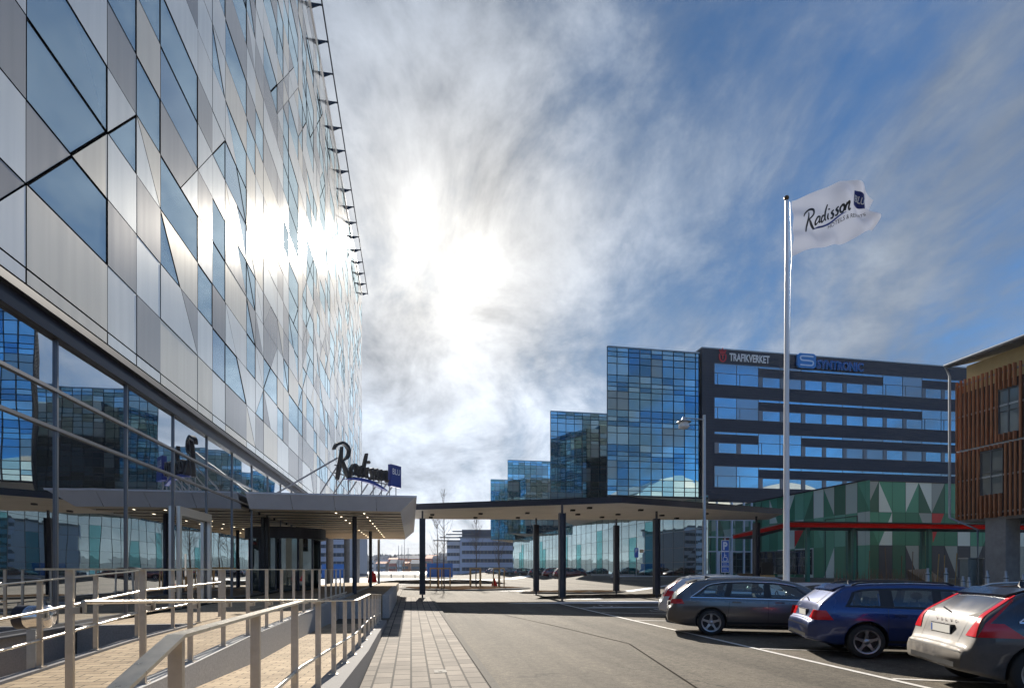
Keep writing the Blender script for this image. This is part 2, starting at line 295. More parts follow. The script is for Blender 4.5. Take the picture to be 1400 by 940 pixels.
M = dict(
 asphalt=asphalt_mat(),
 paver=paver_mat('pavement slabs', (.27,.235,.20), (.17,.15,.13), (.036,.032,.028), .42, .27, R(90), .016),
 paver_ramp=paver_mat('ramp pavers', (.42,.33,.225), (.30,.23,.155), (.08,.065,.05), .28, .14, 0, .007),
 kerb=mat('granite kerb', (.15,.14,.125), .9, spec=.1, noise=(30,.25), bump=(60,.3)),
 granite=mat('sawn granite', (.36,.36,.36), .65, noise=(45,.28,8), bump=(80,.2)),
 granite_light=mat('pale granite', (.24,.235,.235), .85, spec=.15, noise=(40,.2,8)),
 concrete=mat('cast concrete', (.30,.29,.28), .8, noise=(2.5,.22,8), bump=(30,.2)),
 snow=mat('old snow', (.60,.61,.64), .7, noise=(3,.08), bump=(4,.6)),
 dirt=mat('dark soil', (.07,.055,.042), 1.0, spec=.0, noise=(6,.5), bump=(9,1.0)),
 bed=mat('brown gravel bed', (.085,.055,.035), 1.0, spec=.0, noise=(14,.35,8), bump=(20,.8)),
 mark=mat('worn road paint', (.62,.60,.57), .6, noise=(9,.25,8)),
 seam=mat('asphalt seam', (.045,.04,.035), 1.0, spec=.0),
 steel=mat('brushed stainless steel', (.60,.56,.50), .30, 1.0, noise=(20,.12), stretch=(1,1,.1)),
 steel_post=mat('satin steel post', (.52,.47,.41), .42, 1.0, noise=(14,.12)),
 alu=mat('white aluminium panel', (.74,.79,.90), .45, .05, noise=(1.2,.06)),
 alu_edge=mat('bright aluminium edge', (.62,.62,.62), .28, .9),
 soffit=mat('slatted soffit', (.80,.66,.47), .5, noise=(2,.08)),
 soffit_gap=mat('soffit gaps', (.05,.045,.04), .8),
 dark=mat('dark steel', (.028,.03,.045), .42, .3, noise=(2,.2)),
 darkpanel=mat('dark ribbed cladding', (.030,.034,.052), .5, .2, noise=(1.5,.15)),
 black=mat('black', (.012,.012,.014), .5),
 rubber=mat('rubber', (.018,.018,.019), .85, noise=(20,.2)),
 soffit_dark=mat('painted soffit boards', (.66,.62,.56), .6, noise=(.6,.12)),
 mull=mat('grey mullion', (.16,.165,.18), .35, .7),
 gap=mat('black joint', (.008,.008,.009), 1.0, spec=0.0),
 frame=mat('window frame coating', (.30,.36,.42), .7, spec=.1),
 mull_dark=mat('dark mullion', (.02,.025,.035), .4, .5),
 white=mat('white paint', (.78,.78,.80), .35),
 letter=mat('black sign letter', (.018,.015,.016), .45),
 blue_sign=mat('blue sign face', (.012,.03,.20), .35),
 white_text=mat('white lettering', (.8,.8,.8), .5),
 sign_blue=mat('road sign blue', (.01,.09,.42), .35),
 red=mat('red fascia', (.42,.008,.006), .8, noise=(2,.1), spec=.05),
 teal=mat('teal painted steel', (.008,.14,.13), .4),
 red_emblem=mat('red emblem', (.6,.03,.04), .4),
 lit_blue=mat('blue sign outline', (.03,.22,.60), .4),
 lit_white=mat('white sign inlay', (.55,.70,.85), .4),
 yellow=mat('cream render', (.62,.50,.26), .8, noise=(2,.08)),
 wood=mat('red stained timber slat', (.42,.165,.07), .65, noise=(3,.4,6), stretch=(6,6,.6)),
 wood_dark=mat('wall behind slats', (.07,.06,.055), .7, noise=(1,.4)),
 galv=mat('galvanised steel', (.42,.44,.46), .4, .8, noise=(8,.12)),
 cabinet=mat('grey green cabinet', (.22,.25,.235), .6, noise=(3,.12)),
 stake=mat('yellow timber stake', (.46,.30,.12), .75, noise=(5,.2)),
 bark=mat('winter bark', (.10,.075,.06), .9, noise=(10,.3)),
 twig=mat('dry stems', (.20,.14,.09), .9),
 tyre=mat('tyre', (.02,.02,.02), .85),
 rim=mat('alloy rim', (.42,.42,.44), .32, .9),
 chrome=mat('chrome trim', (.75,.75,.77), .15, 1.0),
 tail=mat('red tail lamp', (.52,.012,.015), .14, 0),
 tail_clear=mat('clear lamp lens', (.55,.50,.50), .15),
 plate=mat('number plate', (.62,.62,.60), .5),
 carglass=glass('tinted car glass', (.85,.95,.95), (.05,.07,.07), .16, .01),
 seeglass=see_glass(), fabric=mat('dark seat fabric', (.035,.037,.04), .9),
 cardirtglass=glass('dusty rear glass', (.8,.78,.75), (.30,.27,.23), .05, .12),
 hotelglass=glass('coated ground floor glass', (.86,.90,.94), (.012,.015,.02), .60, .004, wav=(.55,.004)),
 doorglass=glass('door glass', (.6,.75,.8), (.012,.02,.022), .16, .01),
 lampglow=mat('downlight', (.9,.85,.7), .5, emit=((1,.85,.6), 2.2)),
 ice=mat('harbour ice', (.42,.46,.52), .35, noise=(.02,.3)),
 hill=mat('wooded hillside', (.075,.085,.095), .95, noise=(.03,.4,8)),
 whiteb=mat('pale blue render', (.46,.52,.66), .7, noise=(.3,.06)),
 winb=mat('far window band', (.03,.05,.09), .3),
 roofgrey=mat('grey roof', (.16,.17,.20), .7),
 container=mat('blue tarpaulin', (.01,.12,.42), .5, noise=(.6,.15)),
)
# ------------------------------------------------------------------ ground
def sstep(a, b, x):
    t = min(1, max(0, (x - a) / (b - a))); return t * t * (3 - 2 * t)
def g(x, y): return .9 * sstep(14, 23, x) * sstep(10, 24, y)

def sheet(name, pts_fn, us, vs, m, kind='structure', parent=None, label=None):
    mb = MB(); nu, nv = len(us), len(vs)
    V = [pts_fn(u, v) for v in vs for u in us]
    mb.add(V, [(j*nu+i, j*nu+i+1, (j+1)*nu+i+1, (j+1)*nu+i) for j in range(nv-1) for i in range(nu-1)], 0, True)
    o = mb.build(name, m); tag(o, kind=kind); return o
xs = [-4000, -1500, -600, -250, -100, -40] + [-20 + 2*i for i in range(46)] + [80, 100, 150, 300, 800, 2000, 4000]
ys = [-4000, -1200, -300, -100, -40] + [-10 + 2*i for i in range(42)] + [78, 90, 110, 140, 200, 300, 600, 1500, 6000]
sheet('ground', lambda x, y: (x, y, g(x, y)), xs, ys, M['asphalt'])

def patch(name, poly, m, h=.004, zf=None):
    """thin sheet following the ground, fan triangulated from its centroid"""
    mb = MB(); cx = sum(p[0] for p in poly)/len(poly); cyy = sum(p[1] for p in poly)/len(poly)
    n = len(poly); V = [(cx, cyy, g(cx, cyy)+h)]
    for k in (.5, 1.0):
        for p in poly:
            x = cx+(p[0]-cx)*k; y = cyy+(p[1]-cyy)*k; V.append((x, y, g(x, y)+h))
    mb.add(V, [(0, 1+i, 1+(i+1)%n) for i in range(n)] + [(1+i, n+1+i, n+1+(i+1)%n, 1+(i+1)%n) for i in range(n)], 0)
    o = mb.build(name, m); tag(o, kind='structure'); return o

# pavement of pale slabs between ramp and road, kerb
mb = MB(); mb.box(-.70, 1.08, -6, 33.4, -.05, .05); mb.box(-3.5,-.70,30.2,60,-.05,.046)
tag(mb.build('pavement', M['paver']), kind='structure')
mb = MB()
yy = -6.0
while yy < 32.6:
    mb.box(1.086, 1.215, yy, yy + .995, -.05, .058); yy += 1.0
# kerb swings away to the right at the far end
prev = (1.15, 32.7)
for a in range(1, 9):
    t = a / 8; p = (1.15 + 0 * t, 32.7 + .12 * a); 
tag(mb.build('kerb', M['kerb']), kind='structure')

# asphalt seam and painted bay lines
def line_strip(mb, a, b, w, h=.008):
    a = Vector((a[0], a[1], 0)); b = Vector((b[0], b[1], 0)); d = (b - a).normalized(); n = Vector((-d.y, d.x, 0)) * w / 2
    k = max(1, int((b - a).length / 2)); 
    for i in range(k):
        p = a.lerp(b, i / k); q = a.lerp(b, (i + 1) / k)
        mb.quad(*[(v.x, v.y, g(v.x, v.y) + h) for v in (p - n, q - n, q + n, p + n)])
mb = MB(); line_strip(mb, (7.20, 2.0), (7.20, 27.0), .11)
CA = R(24)
for w0 in (5.0, 8.3, 11.65, 15.0, 18.3, 21.6):
    line_strip(mb, (7.28, w0 + 2.36), (7.28 + 4.9 * math.cos(CA), w0 + 2.36 - 4.9 * math.sin(CA)), .10)
tag(mb.build('parking_marking', M['mark']), kind='structure')
# disabled-bay symbols, very worn
mb = MB()
for (cx, cyy) in ((10.0, 21.2), (8.6, 24.2)):
    for k in range(14):
        a0 = R(-200 + 17 * k); a1 = R(-200 + 17 * (k + 1))
        line_strip(mb, (cx+.42*math.cos(a0), cyy+.42*math.sin(a0)), (cx+.42*math.cos(a1), cyy+.42*math.sin(a1)), .08)
    line_strip(mb, (cx+.1, cyy+.2), (cx+.15, cyy+.95), .1); line_strip(mb, (cx+.1, cyy+.2), (cx+.6, cyy+.1), .09); line_strip(mb, (cx+.6, cyy+.1), (cx+.8, cyy-.4), .09)
tag(mb.build('bay_symbol_marking', M['mark']), kind='structure')
mb = MB()
pp = [at(690, 20.5), at(760, 16.5), at(860, 12.6), at(952, 7.9), at(1010, 6.3)]
for i in range(4): line_strip(mb, pp[i], pp[i+1], .035, .005)
tag(mb.build('asphalt_seam', M['seam']), kind='structure')

def blob(cx, cy2, rx, ry, n=28, jag=.16, rot=0, seed=1):
    r = random.Random(seed); ph = [r.uniform(0, 6.28) for _ in range(5)]
    out = []
    for i in range(n):
        a = 2*math.pi*i/n; k = 1 + jag * (math.sin(2*a+ph[0])*.5 + math.sin(3*a+ph[1])*.5 + math.sin(5*a+ph[2])*.4 + math.sin(9*a+ph[3])*.3) + r.uniform(-jag, jag)*.3
        x, y = rx*k*math.cos(a), ry*k*math.sin(a)
        out.append((cx + x*math.cos(rot) - y*math.sin(rot), cy2 + x*math.sin(rot) + y*math.cos(rot)))
    return out
for i, (px, d, rx, ry) in enumerate(((755, 44, 1.6, .6), (830, 40.5, 4.4, 1.0), (860, 28.5, 5.6, 1.0), (800, 31.5, 1.2, .4), (722, 43.5, 2.2, .7), (1085, 31.5, 2.6, 1.6),
                                    (905, 62, 6, 3), (850, 24.5, 2.0, .25), (690, 92, 9, 4))):
    c = at(px, d); patch('snow_patch', blob(c[0], c[1], rx, ry, seed=i+3), M['snow'], .012)
# wide snow field down by the quay
patch('snow_field', blob(-8, 86, 16, 23, 40, .08, seed=30), M['snow'], .01)

def mound(name, px, d, rx, ry, h, m, label, cat='planting bed', rot=0, seed=1, kerb=None, top=None):
    c = at(px, d); mb = MB(); n = 36; base = g(*c)
    rings = []
    for k, hh in ((1.0, 0), (.97, .12 if kerb else .02), (.9, .13 if kerb else h*.5), (.6, h*.9), (.3, h)):
        pl = blob(0, 0, rx*k, ry*k, n, .05 if kerb else .16, rot, seed)
        r2 = random.Random(seed*9+int(k*10))
        rings.append([(c[0]+p[0], c[1]+p[1], base+hh+(r2.uniform(-.25, .25)*h if k < .95 else 0)) for p in pl])
    V = [v for r_ in rings for v in r_] + [(c[0], c[1], base+h)]
    for i in range(4):
        mb.add([*rings[i], *rings[i+1]], [(k, (k+1)%n, n+(k+1)%n, n+k) for k in range(n)], 1 if (kerb and i < 2) else 0, False)
    mb.add(rings[4] + [(c[0], c[1], base+h)], [(k, (k+1)%n, n) for k in range(n)], 0)
    o = mb.build(name, [m, kerb or m]); tag(o, label, cat); return o
mound('planting_bed', 634, 48.5, 5.6, 5.0, .16, M['bed'], 'long brown gravel bed with dark kerb holding the staked young trees', rot=R(-6), seed=4, kerb=M['kerb'])
mound('traffic_island', 785, 40.0, 4.1, 1.7, .15, M['bed'], 'narrow brown traffic island with rounded kerb under the dark canopy', 'traffic island', rot=R(-2), seed=6, kerb=M['kerb'])
mound('soil_heap', 856, 33, 5.0, .38, .20, M['dirt'], 'low ragged line of dark soil beside the snow strip under the dark canopy', 'soil heap', rot=R(4), seed=8)
mound('soil_heap', 600, 66, 8.0, 1.5, .40, M['dirt'], 'dark earth bank behind the first pair of staked young trees', 'soil heap', rot=R(-10), seed=12)
# manhole-like small iron cover in the slabs
mb = MB(); c = at(602, 8.9); mb.box(c[0]-.10, c[0]+.10, c[1]-.13, c[1]+.13, .05, .057); mb.box(c[0]-.03, c[0]+.03, c[1]-.06, c[1]+.06, .057, .062)
tag(mb.build('valve_cover', mat('worn cast iron', (.09,.08,.07), .8)), 'small dark iron valve cover set in the pale paving slabs', 'valve cover')

# ------------------------------------------------------------------ hotel
GLX = -6.0; NEAR_W, FAR_W, ROOF_Z = 1.64, 71.0, 35.72
hotel = thing('hotel_building', 'tall hotel with angular silver and blue glass cladding over a mirrored glass ground floor', 'hotel', (-16, 30, 0))
def metal(name, c, rough, seed):
    m = bpy.data.materials.new(name); m.use_nodes = True; nt = m.node_tree; b = nt.nodes['Principled BSDF']; N = nt.nodes.new; L = nt.links.new
    b.inputs['Metallic'].default_value = .45; b.inputs['Roughness'].default_value = rough; b.inputs['Specular IOR Level'].default_value = .35
    tc = N('ShaderNodeTexCoord'); mp = N('ShaderNodeMapping'); mp.inputs['Scale'].default_value = (3, 3, .12); mp.inputs['Location'].default_value = (seed, seed, 0); L(tc.outputs['Object'], mp.inputs[0])
    n = N('ShaderNodeTexNoise'); n.inputs['Scale'].default_value = 1.6; n.inputs['Detail'].default_value = 7; L(mp.outputs[0], n.inputs[0])
    r = N('ShaderNodeValToRGB'); r.color_ramp.elements[0].position = .35; r.color_ramp.elements[1].position = .65
    r.color_ramp.elements[0].color = (*[x*.95 for x in c], 1); r.color_ramp.elements[1].color = (*[min(1, x*1.03) for x in c], 1); L(n.outputs[0], r.inputs[0]); L(r.outputs[0], b.inputs['Base Color'])
    rr = N('ShaderNodeMapRange'); rr.inputs[3].default_value = rough-.01; rr.inputs[4].default_value = rough+.02; L(n.outputs[0], rr.inputs[0]); L(rr.outputs[0], b.inputs['Roughness'])
    return m
CL = [metal('silver panel', (.90,.875,.81), .125, 1), metal('champagne panel', (.88,.79,.65), .125, 2), metal('grey panel', (.50,.47,.43), .125, 3),
      metal('dark grey panel', (.37,.35,.33), .13, 4), metal('pale panel', (.93,.92,.86), .125, 5), M['gap']]
M['winblue'] = glass('blue window glass', (.74,.88,.94), (.31,.40,.43), .42, .02, wav=(.4,.002))
M['winpale'] = glass('pale window glass', (.70,.82,.90), (.20,.25,.30), .45, .06)
MODW, ROWH, Z0 = 1.2, 1.33, 6.45
nmod = int((FAR_W - NEAR_W) / MODW) + 1
cols = []; i = 0; pat = [2, 1, 1]; start = 1   # column edge at w=10.04 begins a double column (module 7)
k = 0
# module 7 (w = 1.64+7*1.2 = 10.04) starts the 2-wide column
seq_start = 7 % 4
i = 0
cols.append((0, 2)); cols.append((2, 1)); i = 3
while i < nmod:
    for w_ in pat:
        if i >= nmod: break
        cols.append((i, min(w_, nmod - i))); i += w_
nrow = int((ROOF_Z - Z0) / ROWH)
diag = {}
def chain(i, r, s, n):
    for k in range(n):
        if 0 <= i+k < nmod and 0 <= r < nrow and (i+k, r) not in diag: diag[(i+k, r)] = s
        elif (i+k, r) in diag: return
        r += s if k < n-1 else 0
chain(6, 0, 1, 4); chain(10, 3, -1, 3); chain(12, 4, 1, 2)
cr = random.Random(21)
for i_ in range(5, 13):
    for r_ in range(0, 8): diag.setdefault((i_, r_), 0)
for _ in range(int(nmod * nrow / 9)):
    s = 1 if cr.random() < .62 else -1
    chain(cr.randrange(nmod), cr.randrange(nrow), s, cr.choice((2, 3, 3, 4, 5)))
pieces = []   # (w-z polygon, kind)
OVR = {(6,0):[3,0],(6,1):[4],(6,2):[2],(6,3):[0],(7,0):[1],(7,1):[2,'w'],(7,2):['w',1],(7,3):['w'],(7,4):[4],(7,5):['w'],(9,0):[0],(9,1):[2],(9,2):[4],(9,3):[0,'w'],(9,4):[2],(9,5):['w'],
 (10,0):[2],(10,1):[4],(10,2):[2],(10,3):[4,1],(10,4):['w'],(10,5):[1],(10,6):['w'],(11,0):[1],(11,1):[0,2],(11,2):['w',1],(11,3):['w'],(11,4):[2,4],(11,5):['w'],(11,6):['w'],(11,7):[4]}
for (i0, wd) in cols:
    runblue = 0; last = []
    for r in range(nrow):
        a, b = i0, i0 + wd
        cuts = []
        for j in range(a, b):
            s = diag.get((j, r))
            if s: cuts.append((j, j+1) if s > 0 else (j+1, j))      # (x at bottom, x at top)
        cuts.sort(key=lambda c: c[0] + c[1])
        ok = []
        for c in cuts:
            if not ok or (c[0] >= ok[-1][0] and c[1] >= ok[-1][1]): ok.append(c)
        bounds = [(a, a)] + ok + [(b, b)]
        if runblue > 0: runblue -= 1
        elif cr.random() < (.30 if wd == 2 else .17) and r > 0: runblue = cr.choice((1, 2, 2, 3))
        for q in range(len(bounds) - 1):
            (l0, l1), (r0, r1) = bounds[q], bounds[q+1]
            poly = [(l0, r), (r0, r), (r1, r+1), (l1, r+1)]
            pl = []
            for p in poly:
                if not pl or p != pl[-1]: pl.append(p)
            if pl[0] == pl[-1]: pl = pl[:-1]
            if len(pl) < 3: continue
            isb = (runblue > 0) != (cr.random() < .16)
            if r == 0 and not (q > 0 and cr.random() < .3): isb = False
            prev_m = last[0] if last else -1
            ch = [m_ for m_ in (0, 0, 1, 1, 2, 2, 3, 4, 4) if m_ != prev_m]
            kd = 'w' if isb else cr.choice(ch)
            if (i0, r) in OVR and q < len(OVR[(i0, r)]): kd = OVR[(i0, r)][q]
            last = [kd]
            pieces.append(([(NEAR_W + p[0]*MODW, Z0 + p[1]*ROWH) for p in pl], kd, q))
def inset(poly, d):
    n = len(poly); out = []
    for i in range(n):
        p0, p1, p2 = Vector(poly[i-1]), Vector(poly[i]), Vector(poly[(i+1) % n])
        e1 = (p1-p0).normalized(); e2 = (p2-p1).normalized(); n1 = Vector((-e1.y, e1.x)); n2 = Vector((-e2.y, e2.x))
        bis = (n1+n2); L_ = bis.length
        if L_ < 1e-5: out.append(tuple(p1 + n1*d)); continue
        bis /= L_; out.append(tuple(p1 + bis * min(d / max(.25, bis.dot(n1)), d*3)))
    return out
def panel(mb, poly, x1, th, m, ms=5):        # vertical prism on the plane X = x1 facing +X
    n = len(poly)
    V = [(x1, p[0], p[1]) for p in poly] + [(x1 - th, p[0], p[1]) for p in poly]
    mb.add(V[:n], [tuple(range(n))], m)
    mb.add(V, [(i, n+i, n+(i+1) % n, (i+1) % n) for i in range(n)], ms)
clad = MB(); wins = []
for poly, kd, q in pieces:
    ip = inset(poly, .013)
    if kd == 'w': wins.append((poly, ip, q))
    else: panel(clad, ip, GLX + cr.uniform(-.006, .006), .05, kd)
for (i0, wd) in cols:                   # low fascia strip under the first row
    panel(clad, inset([(NEAR_W+i0*MODW, 6.19), (NEAR_W+(i0+wd)*MODW, 6.19), (NEAR_W+(i0+wd)*MODW, Z0), (NEAR_W+i0*MODW, Z0)], .02), GLX, .05, cr.choice((0, 4, 1)))
clad.build('cladding', CL, hotel)
wins.sort(key=lambda t: min(p[0] for p in t[0])*1.0 + min(p[1] for p in t[0])*.55)
def win_mesh(mb, ip, q):
    inn = inset(ip, .028); n = len(ip)
    V = [(GLX, p[0], p[1]) for p in ip] + [(GLX-.012, p[0], p[1]) for p in inn] + [(GLX-.05, p[0], p[1]) for p in ip]
    mb.add(V, [(i, (i+1) % n, n+(i+1) % n, n+i) for i in range(n)] + [(i, 2*n+i, 2*n+(i+1) % n, (i+1) % n) for i in range(n)], 2)
    mb.add([(GLX-.012, p[0], p[1]) for p in inn], [tuple(range(n))], 0)
for poly, ip, q in wins[:100]:
    mb = MB(); win_mesh(mb, ip, q); mb.build('window', [M['winpale'] if cr.random() < .12 else M['winblue'], M['frame'], M['gap']], hotel)
mb = MB()
for poly, ip, q in wins[100:]: win_mesh(mb, ip, q)
tag(mb.build('window_glazing', [M['winblue'], M['frame'], M['gap']], hotel), kind='stuff')
mb = MB()
mb.box(-28, GLX-.053, -4, FAR_W, 6.16, ROOF_Z-.02)
mb.build('core_wall', M['black'], hotel)
mb = MB(); mb.box(-28.2, GLX+.06, NEAR_W, FAR_W+.05, ROOF_Z, ROOF_Z+.22); mb.build('parapet', M['alu_edge'], hotel)
mb = MB(); mb.box(GLX-.3, GLX+.03, -4, FAR_W, 6.02, 6.157); mb.box(GLX-.45, GLX-.08, -4, FAR_W, 5.86, 6.017); mb.box(GLX-.30, GLX-.02, -4, 33, 5.70, 5.857)
mb.build('eaves_strip', M['dark'], hotel)
mb = MB(); mb.tube([(GLX+.68, -2, ROOF_Z+.32), (GLX+.68, FAR_W+.6, ROOF_Z+.32)], .045); mb.build('roof_rail', M['mull_dark'], hotel)
yb = 33.0 - 2.4*14
while yb < FAR_W+1:
    mb = MB()
    mb.bar((GLX-.2, yb, ROOF_Z+.3), (GLX+.70, yb, ROOF_Z+.32), .05, .10)
    mb.add([(GLX+.06, yb-.02, ROOF_Z+.28), (GLX+.55, yb-.02, ROOF_Z+.28), (GLX+.06, yb-.02, ROOF_Z+.02), (GLX+.06, yb+.02, ROOF_Z+.28), (GLX+.55, yb+.02, ROOF_Z+.28), (GLX+.06, yb+.02, ROOF_Z+.02)], [(0,1,2),(5,4,3),(0,3,4,1),(1,4,5,2),(2,5,3,0)])
    mb.build('rail_bracket', M['mull_dark'], hotel); yb += 2.4
# ground-floor glazing with panes between mullions; waviness comes from the pane glass
GW = 32.4
medges = [NEAR_W + 2.4*k_ + .37*0 for k_ in range(-2, 14)]
medges = [e - .0 for e in medges]
# photographed mullions stand at w = 11.0, 13.4, 15.9 ...
medges = [11.0 + 2.43*k_ for k_ in range(-6, 9)] + [GW]
trans = [.68, 4.13, 4.80, 5.72]
gz = thing  # alias kept simple
gl = MB()
for a, b in zip(medges[:-1], medges[1:]):
    for z0_, z1_ in zip([.66]+trans[1:-1], trans[1:]):
        t1, t2 = rng.uniform(-.004, .004), rng.uniform(-.004, .004)
        gl.quad((GLX-.12+t1, a, z0_), (GLX-.12+t1, b, z0_), (GLX-.12+t2, b, z1_), (GLX-.12+t2, a, z1_), 0)
glz = gl.build('ground_floor_glazing', M['hotelglass'], hotel)
for a in medges:
    mb = MB(); mb.box(GLX-.14, GLX-.085, a-.022, a+.022, .66, 5.86); mb.build('mullion', M['mull'], hotel)
mb = MB()
for z_ in (.70, 4.13, 4.80): mb.box(GLX-.13, GLX-.075, -4, GW, z_-.028, z_+.028)
mb.build('transom', M['mull'], hotel)
mb = MB(); mb.box(-28, GLX-.2, -4, GW, 0, 5.86); mb.build('ground_floor_core', M['black'], hotel)
mb = MB(); mb.box(GLX-.199, GLX-.02, -4, 12.9, -.05, .64, 0); mb.box(GLX-.25, GLX+.05, -4, 12.9, .645, .675, 1)
mb.build('plinth', [M['granite_light'], M['mull']], hotel)
for w_ in (46, 58, 69):
    mb = MB(); mb.lathe([(.28, 0), (.28, 6.0)], (GLX-.35, w_, 0)); mb.build('undercroft_column', M['concrete'], hotel)
# aluminium swing-door frame and revolving door
mb = MB()
mb.box(GLX-.07, GLX+.02, 15.95, 16.07, .66, 3.35); mb.box(GLX-.07, GLX+.02, 18.20, 18.32, .66, 3.35); mb.box(GLX-.07, GLX+.02, 16.071, 18.199, 3.12, 3.35)
dr = mb.build('entrance_door', M['alu_edge'], hotel)
mb = MB(); mb.box(GLX+.02, GLX+.06, 16.25, 16.29, 1.5, 2.1); mb.build('door_handle', M['chrome'], dr)
mb = MB(); rc = (GLX-.1, 29.3); NA = 28
def arc(r, a0, a1, z0_, z1_, m=0, th=.06):
    n = max(2, int(abs(a1-a0)/8)); P = []
    for k_ in range(n+1):
        a = R(a0+(a1-a0)*k_/n); P.append((math.cos(a), math.sin(a)))
    for k_ in range(n):
        (c0, s0), (c1, s1) = P[k_], P[k_+1]
        mb.prism([(rc[0]+(r-th)*c0, rc[1]+(r-th)*s0), (rc[0]+r*c0, rc[1]+r*s0), (rc[0]+r*c1, rc[1]+r*s1), (rc[0]+(r-th)*c1, rc[1]+(r-th)*s1)], z0_, z1_, m)
arc(1.85, -92, 92, 3.15, 3.68, 0, .35)
mb.prism([(rc[0], rc[1]-1.5)] + [(rc[0]+1.5*math.cos(R(a)), rc[1]+1.5*math.sin(R(a))) for a in range(-90, 91, 15)], 3.60, 3.66, 0)
rv = mb.build('revolving_door', M['dark'], hotel)
for a0_, a1_ in ((-88, -38), (38, 88)):
    mb = MB(); arc(1.78, a0_, a1_, .68, 3.15, 0, .03); mb.build('curved_glass', M['doorglass'], rv)
for a in (-88, -62, -38, 38, 62, 88):
    mb = MB(); c0, s0 = math.cos(R(a)), math.sin(R(a)); mb.bar((rc[0]+1.79*c0, rc[1]+1.79*s0, .66), (rc[0]+1.79*c0, rc[1]+1.79*s0, 3.15), .08); mb.build('door_post', M['dark'], rv)
mb = MB()
for a in (20, 110, 200, 290):
    c0, s0 = math.cos(R(a)), math.sin(R(a)); mb.bar((rc[0]+1.6*c0, rc[1]+1.6*s0, .7), (rc[0]+1.6*c0, rc[1]+1.6*s0, 3.1), .05)
mb.bar((rc[0], rc[1], 3.04), (rc[0]+1.6, rc[1], 3.04), .05); mb.build('door_wing', M['dark'], rv)
mb = MB()
for w_ in (25.2, 32.9): mb.box(GLX-.1, GLX+.03, w_-.12, w_+.12, .66, 3.9)
mb.build('door_pier', M['black'], hotel)

# ------------------------------------------------------------------ entrance canopy (white metal, slatted soffit)
ca = thing('entrance_canopy', 'pale metal entrance canopy with slatted soffit on three slim columns, carrying the hotel sign', 'canopy', (-2.4, 31, .6))
Zs, Zt = 3.96, 4.52; w0c, w1c = 22.35, 42.5; xo, xi = .22, -.42
mb = MB()
# chamfered fascias: outer top edge to inner soffit edge
for a in range(4):
    xa = GLX+.02 + a*(xo-GLX)/4; xb = GLX+.02 + (a+1)*(xo-GLX)/4 - .015
    if a == 3: xb = xo
    xb2 = xb if a < 3 else xi
    mb.add([(xa, w0c-.6, Zt), (xb, w0c-.6, Zt), (xb2, w0c, Zs), (xa, w0c, Zs), (xa, w0c-.4, Zt), (xb-(.2 if a==3 else 0), w0c-.4, Zt)], [(3, 2, 1, 0), (0, 1, 5, 4)], 0)
mb.build('front_fascia', M['alu'], ca)
mb = MB()
for a in range(9):
    ya = w0c + a*(w1c-w0c)/9; yb_ = w0c+(a+1)*(w1c-w0c)/9 - .015
    ya2 = w0c-.6 if a == 0 else ya; 
    mb.add([(xo, ya2, Zt), (xo, yb_, Zt), (xi, yb_, Zs), (xi, ya, Zs)], [(3, 2, 1, 0)], 0)
mb.build('side_fascia', M['alu'], ca)
mb = MB(); mb.prism([(GLX+.02, w0c-.58), (xo-.02, w0c-.58), (xo-.02, w1c), (GLX+.02, w1c)], Zt-.06, Zt-.012, 0)
mb.add([(GLX, w1c, Zs), (xi, w1c, Zs), (xo, w1c, Zt), (GLX, w1c, Zt)], [(0, 1, 2, 3)], 0)
mb.build('roof_deck', M['alu'], ca)
mb = MB(); yy = w0c+.02
while yy < w1c-.1:
    mb.box(GLX+.02, xi-.005, yy, yy+.95, Zs, Zs+.10, 0); mb.box(GLX+.02, xi-.005, yy-.004, yy-.001, Zs+.004, Zs+.10, 1); yy += 1.30
mb.box(GLX+.02, xi, w0c+.01, w1c-.01, Zs+.11, Zs+.12, 1)
mb.build('slatted_soffit', [M['soffit'], M['soffit_gap']], ca)
mb = MB()
for x_ in (-3.0, -1.9):
    yy = w0c+.9
    while yy < w1c-1: mb.box(x_, x_+.05, yy, yy+.16, Zs-.010, Zs-.003); yy += 1.68
mb.build('downlight', M['lampglow'], ca)
for d_ in (24.0, 33.4, 42.0):
    w_ = (d_+.43)/.984; mb = MB(); mb.lathe([(.12, .62), (.095, .66), (.095, Zs)], (-2.4, w_, 0), 20); mb.build('support_column', M['dark'] if d_ < 40 else M['galv'], ca)

# ------------------------------------------------------------------ lettering
def text_mesh(s, size=1.0, ext=0.0, bold=0.0):
    cu = bpy.data.curves.new('t', 'FONT'); cu.body = s; cu.size = size; cu.extrude = ext; cu.offset = bold; cu.resolution_u = 3
    o = bpy.data.objects.new('t', cu); col.objects.link(o); dg = bpy.context.evaluated_depsgraph_get(); dg.update()
    me = bpy.data.meshes.new_from_object(o.evaluated_get(dg)); vs = [tuple(v.co) for v in me.vertices]; fs = [tuple(p.vertices) for p in me.polygons]
    bpy.data.objects.remove(o); bpy.data.curves.remove(cu); bpy.data.meshes.remove(me); return vs, fs
def place_text(mb, s, fn, width, size=1.0, ext=0.0, bold=0.0, m=0, height=None):
    """fn(u, v, w) -> world; u along the line, v up, w out"""
    vs, fs = text_mesh(s, 1.0, ext, bold); x0 = min(v[0] for v in vs); x1 = max(v[0] for v in vs)
    k = width / (x1 - x0); y1 = max(v[1] for v in vs); kv = k if height is None else height / y1
    mb.add([fn((v[0]-x0)*k, v[1]*kv, v[2]) for v in vs], fs, m)
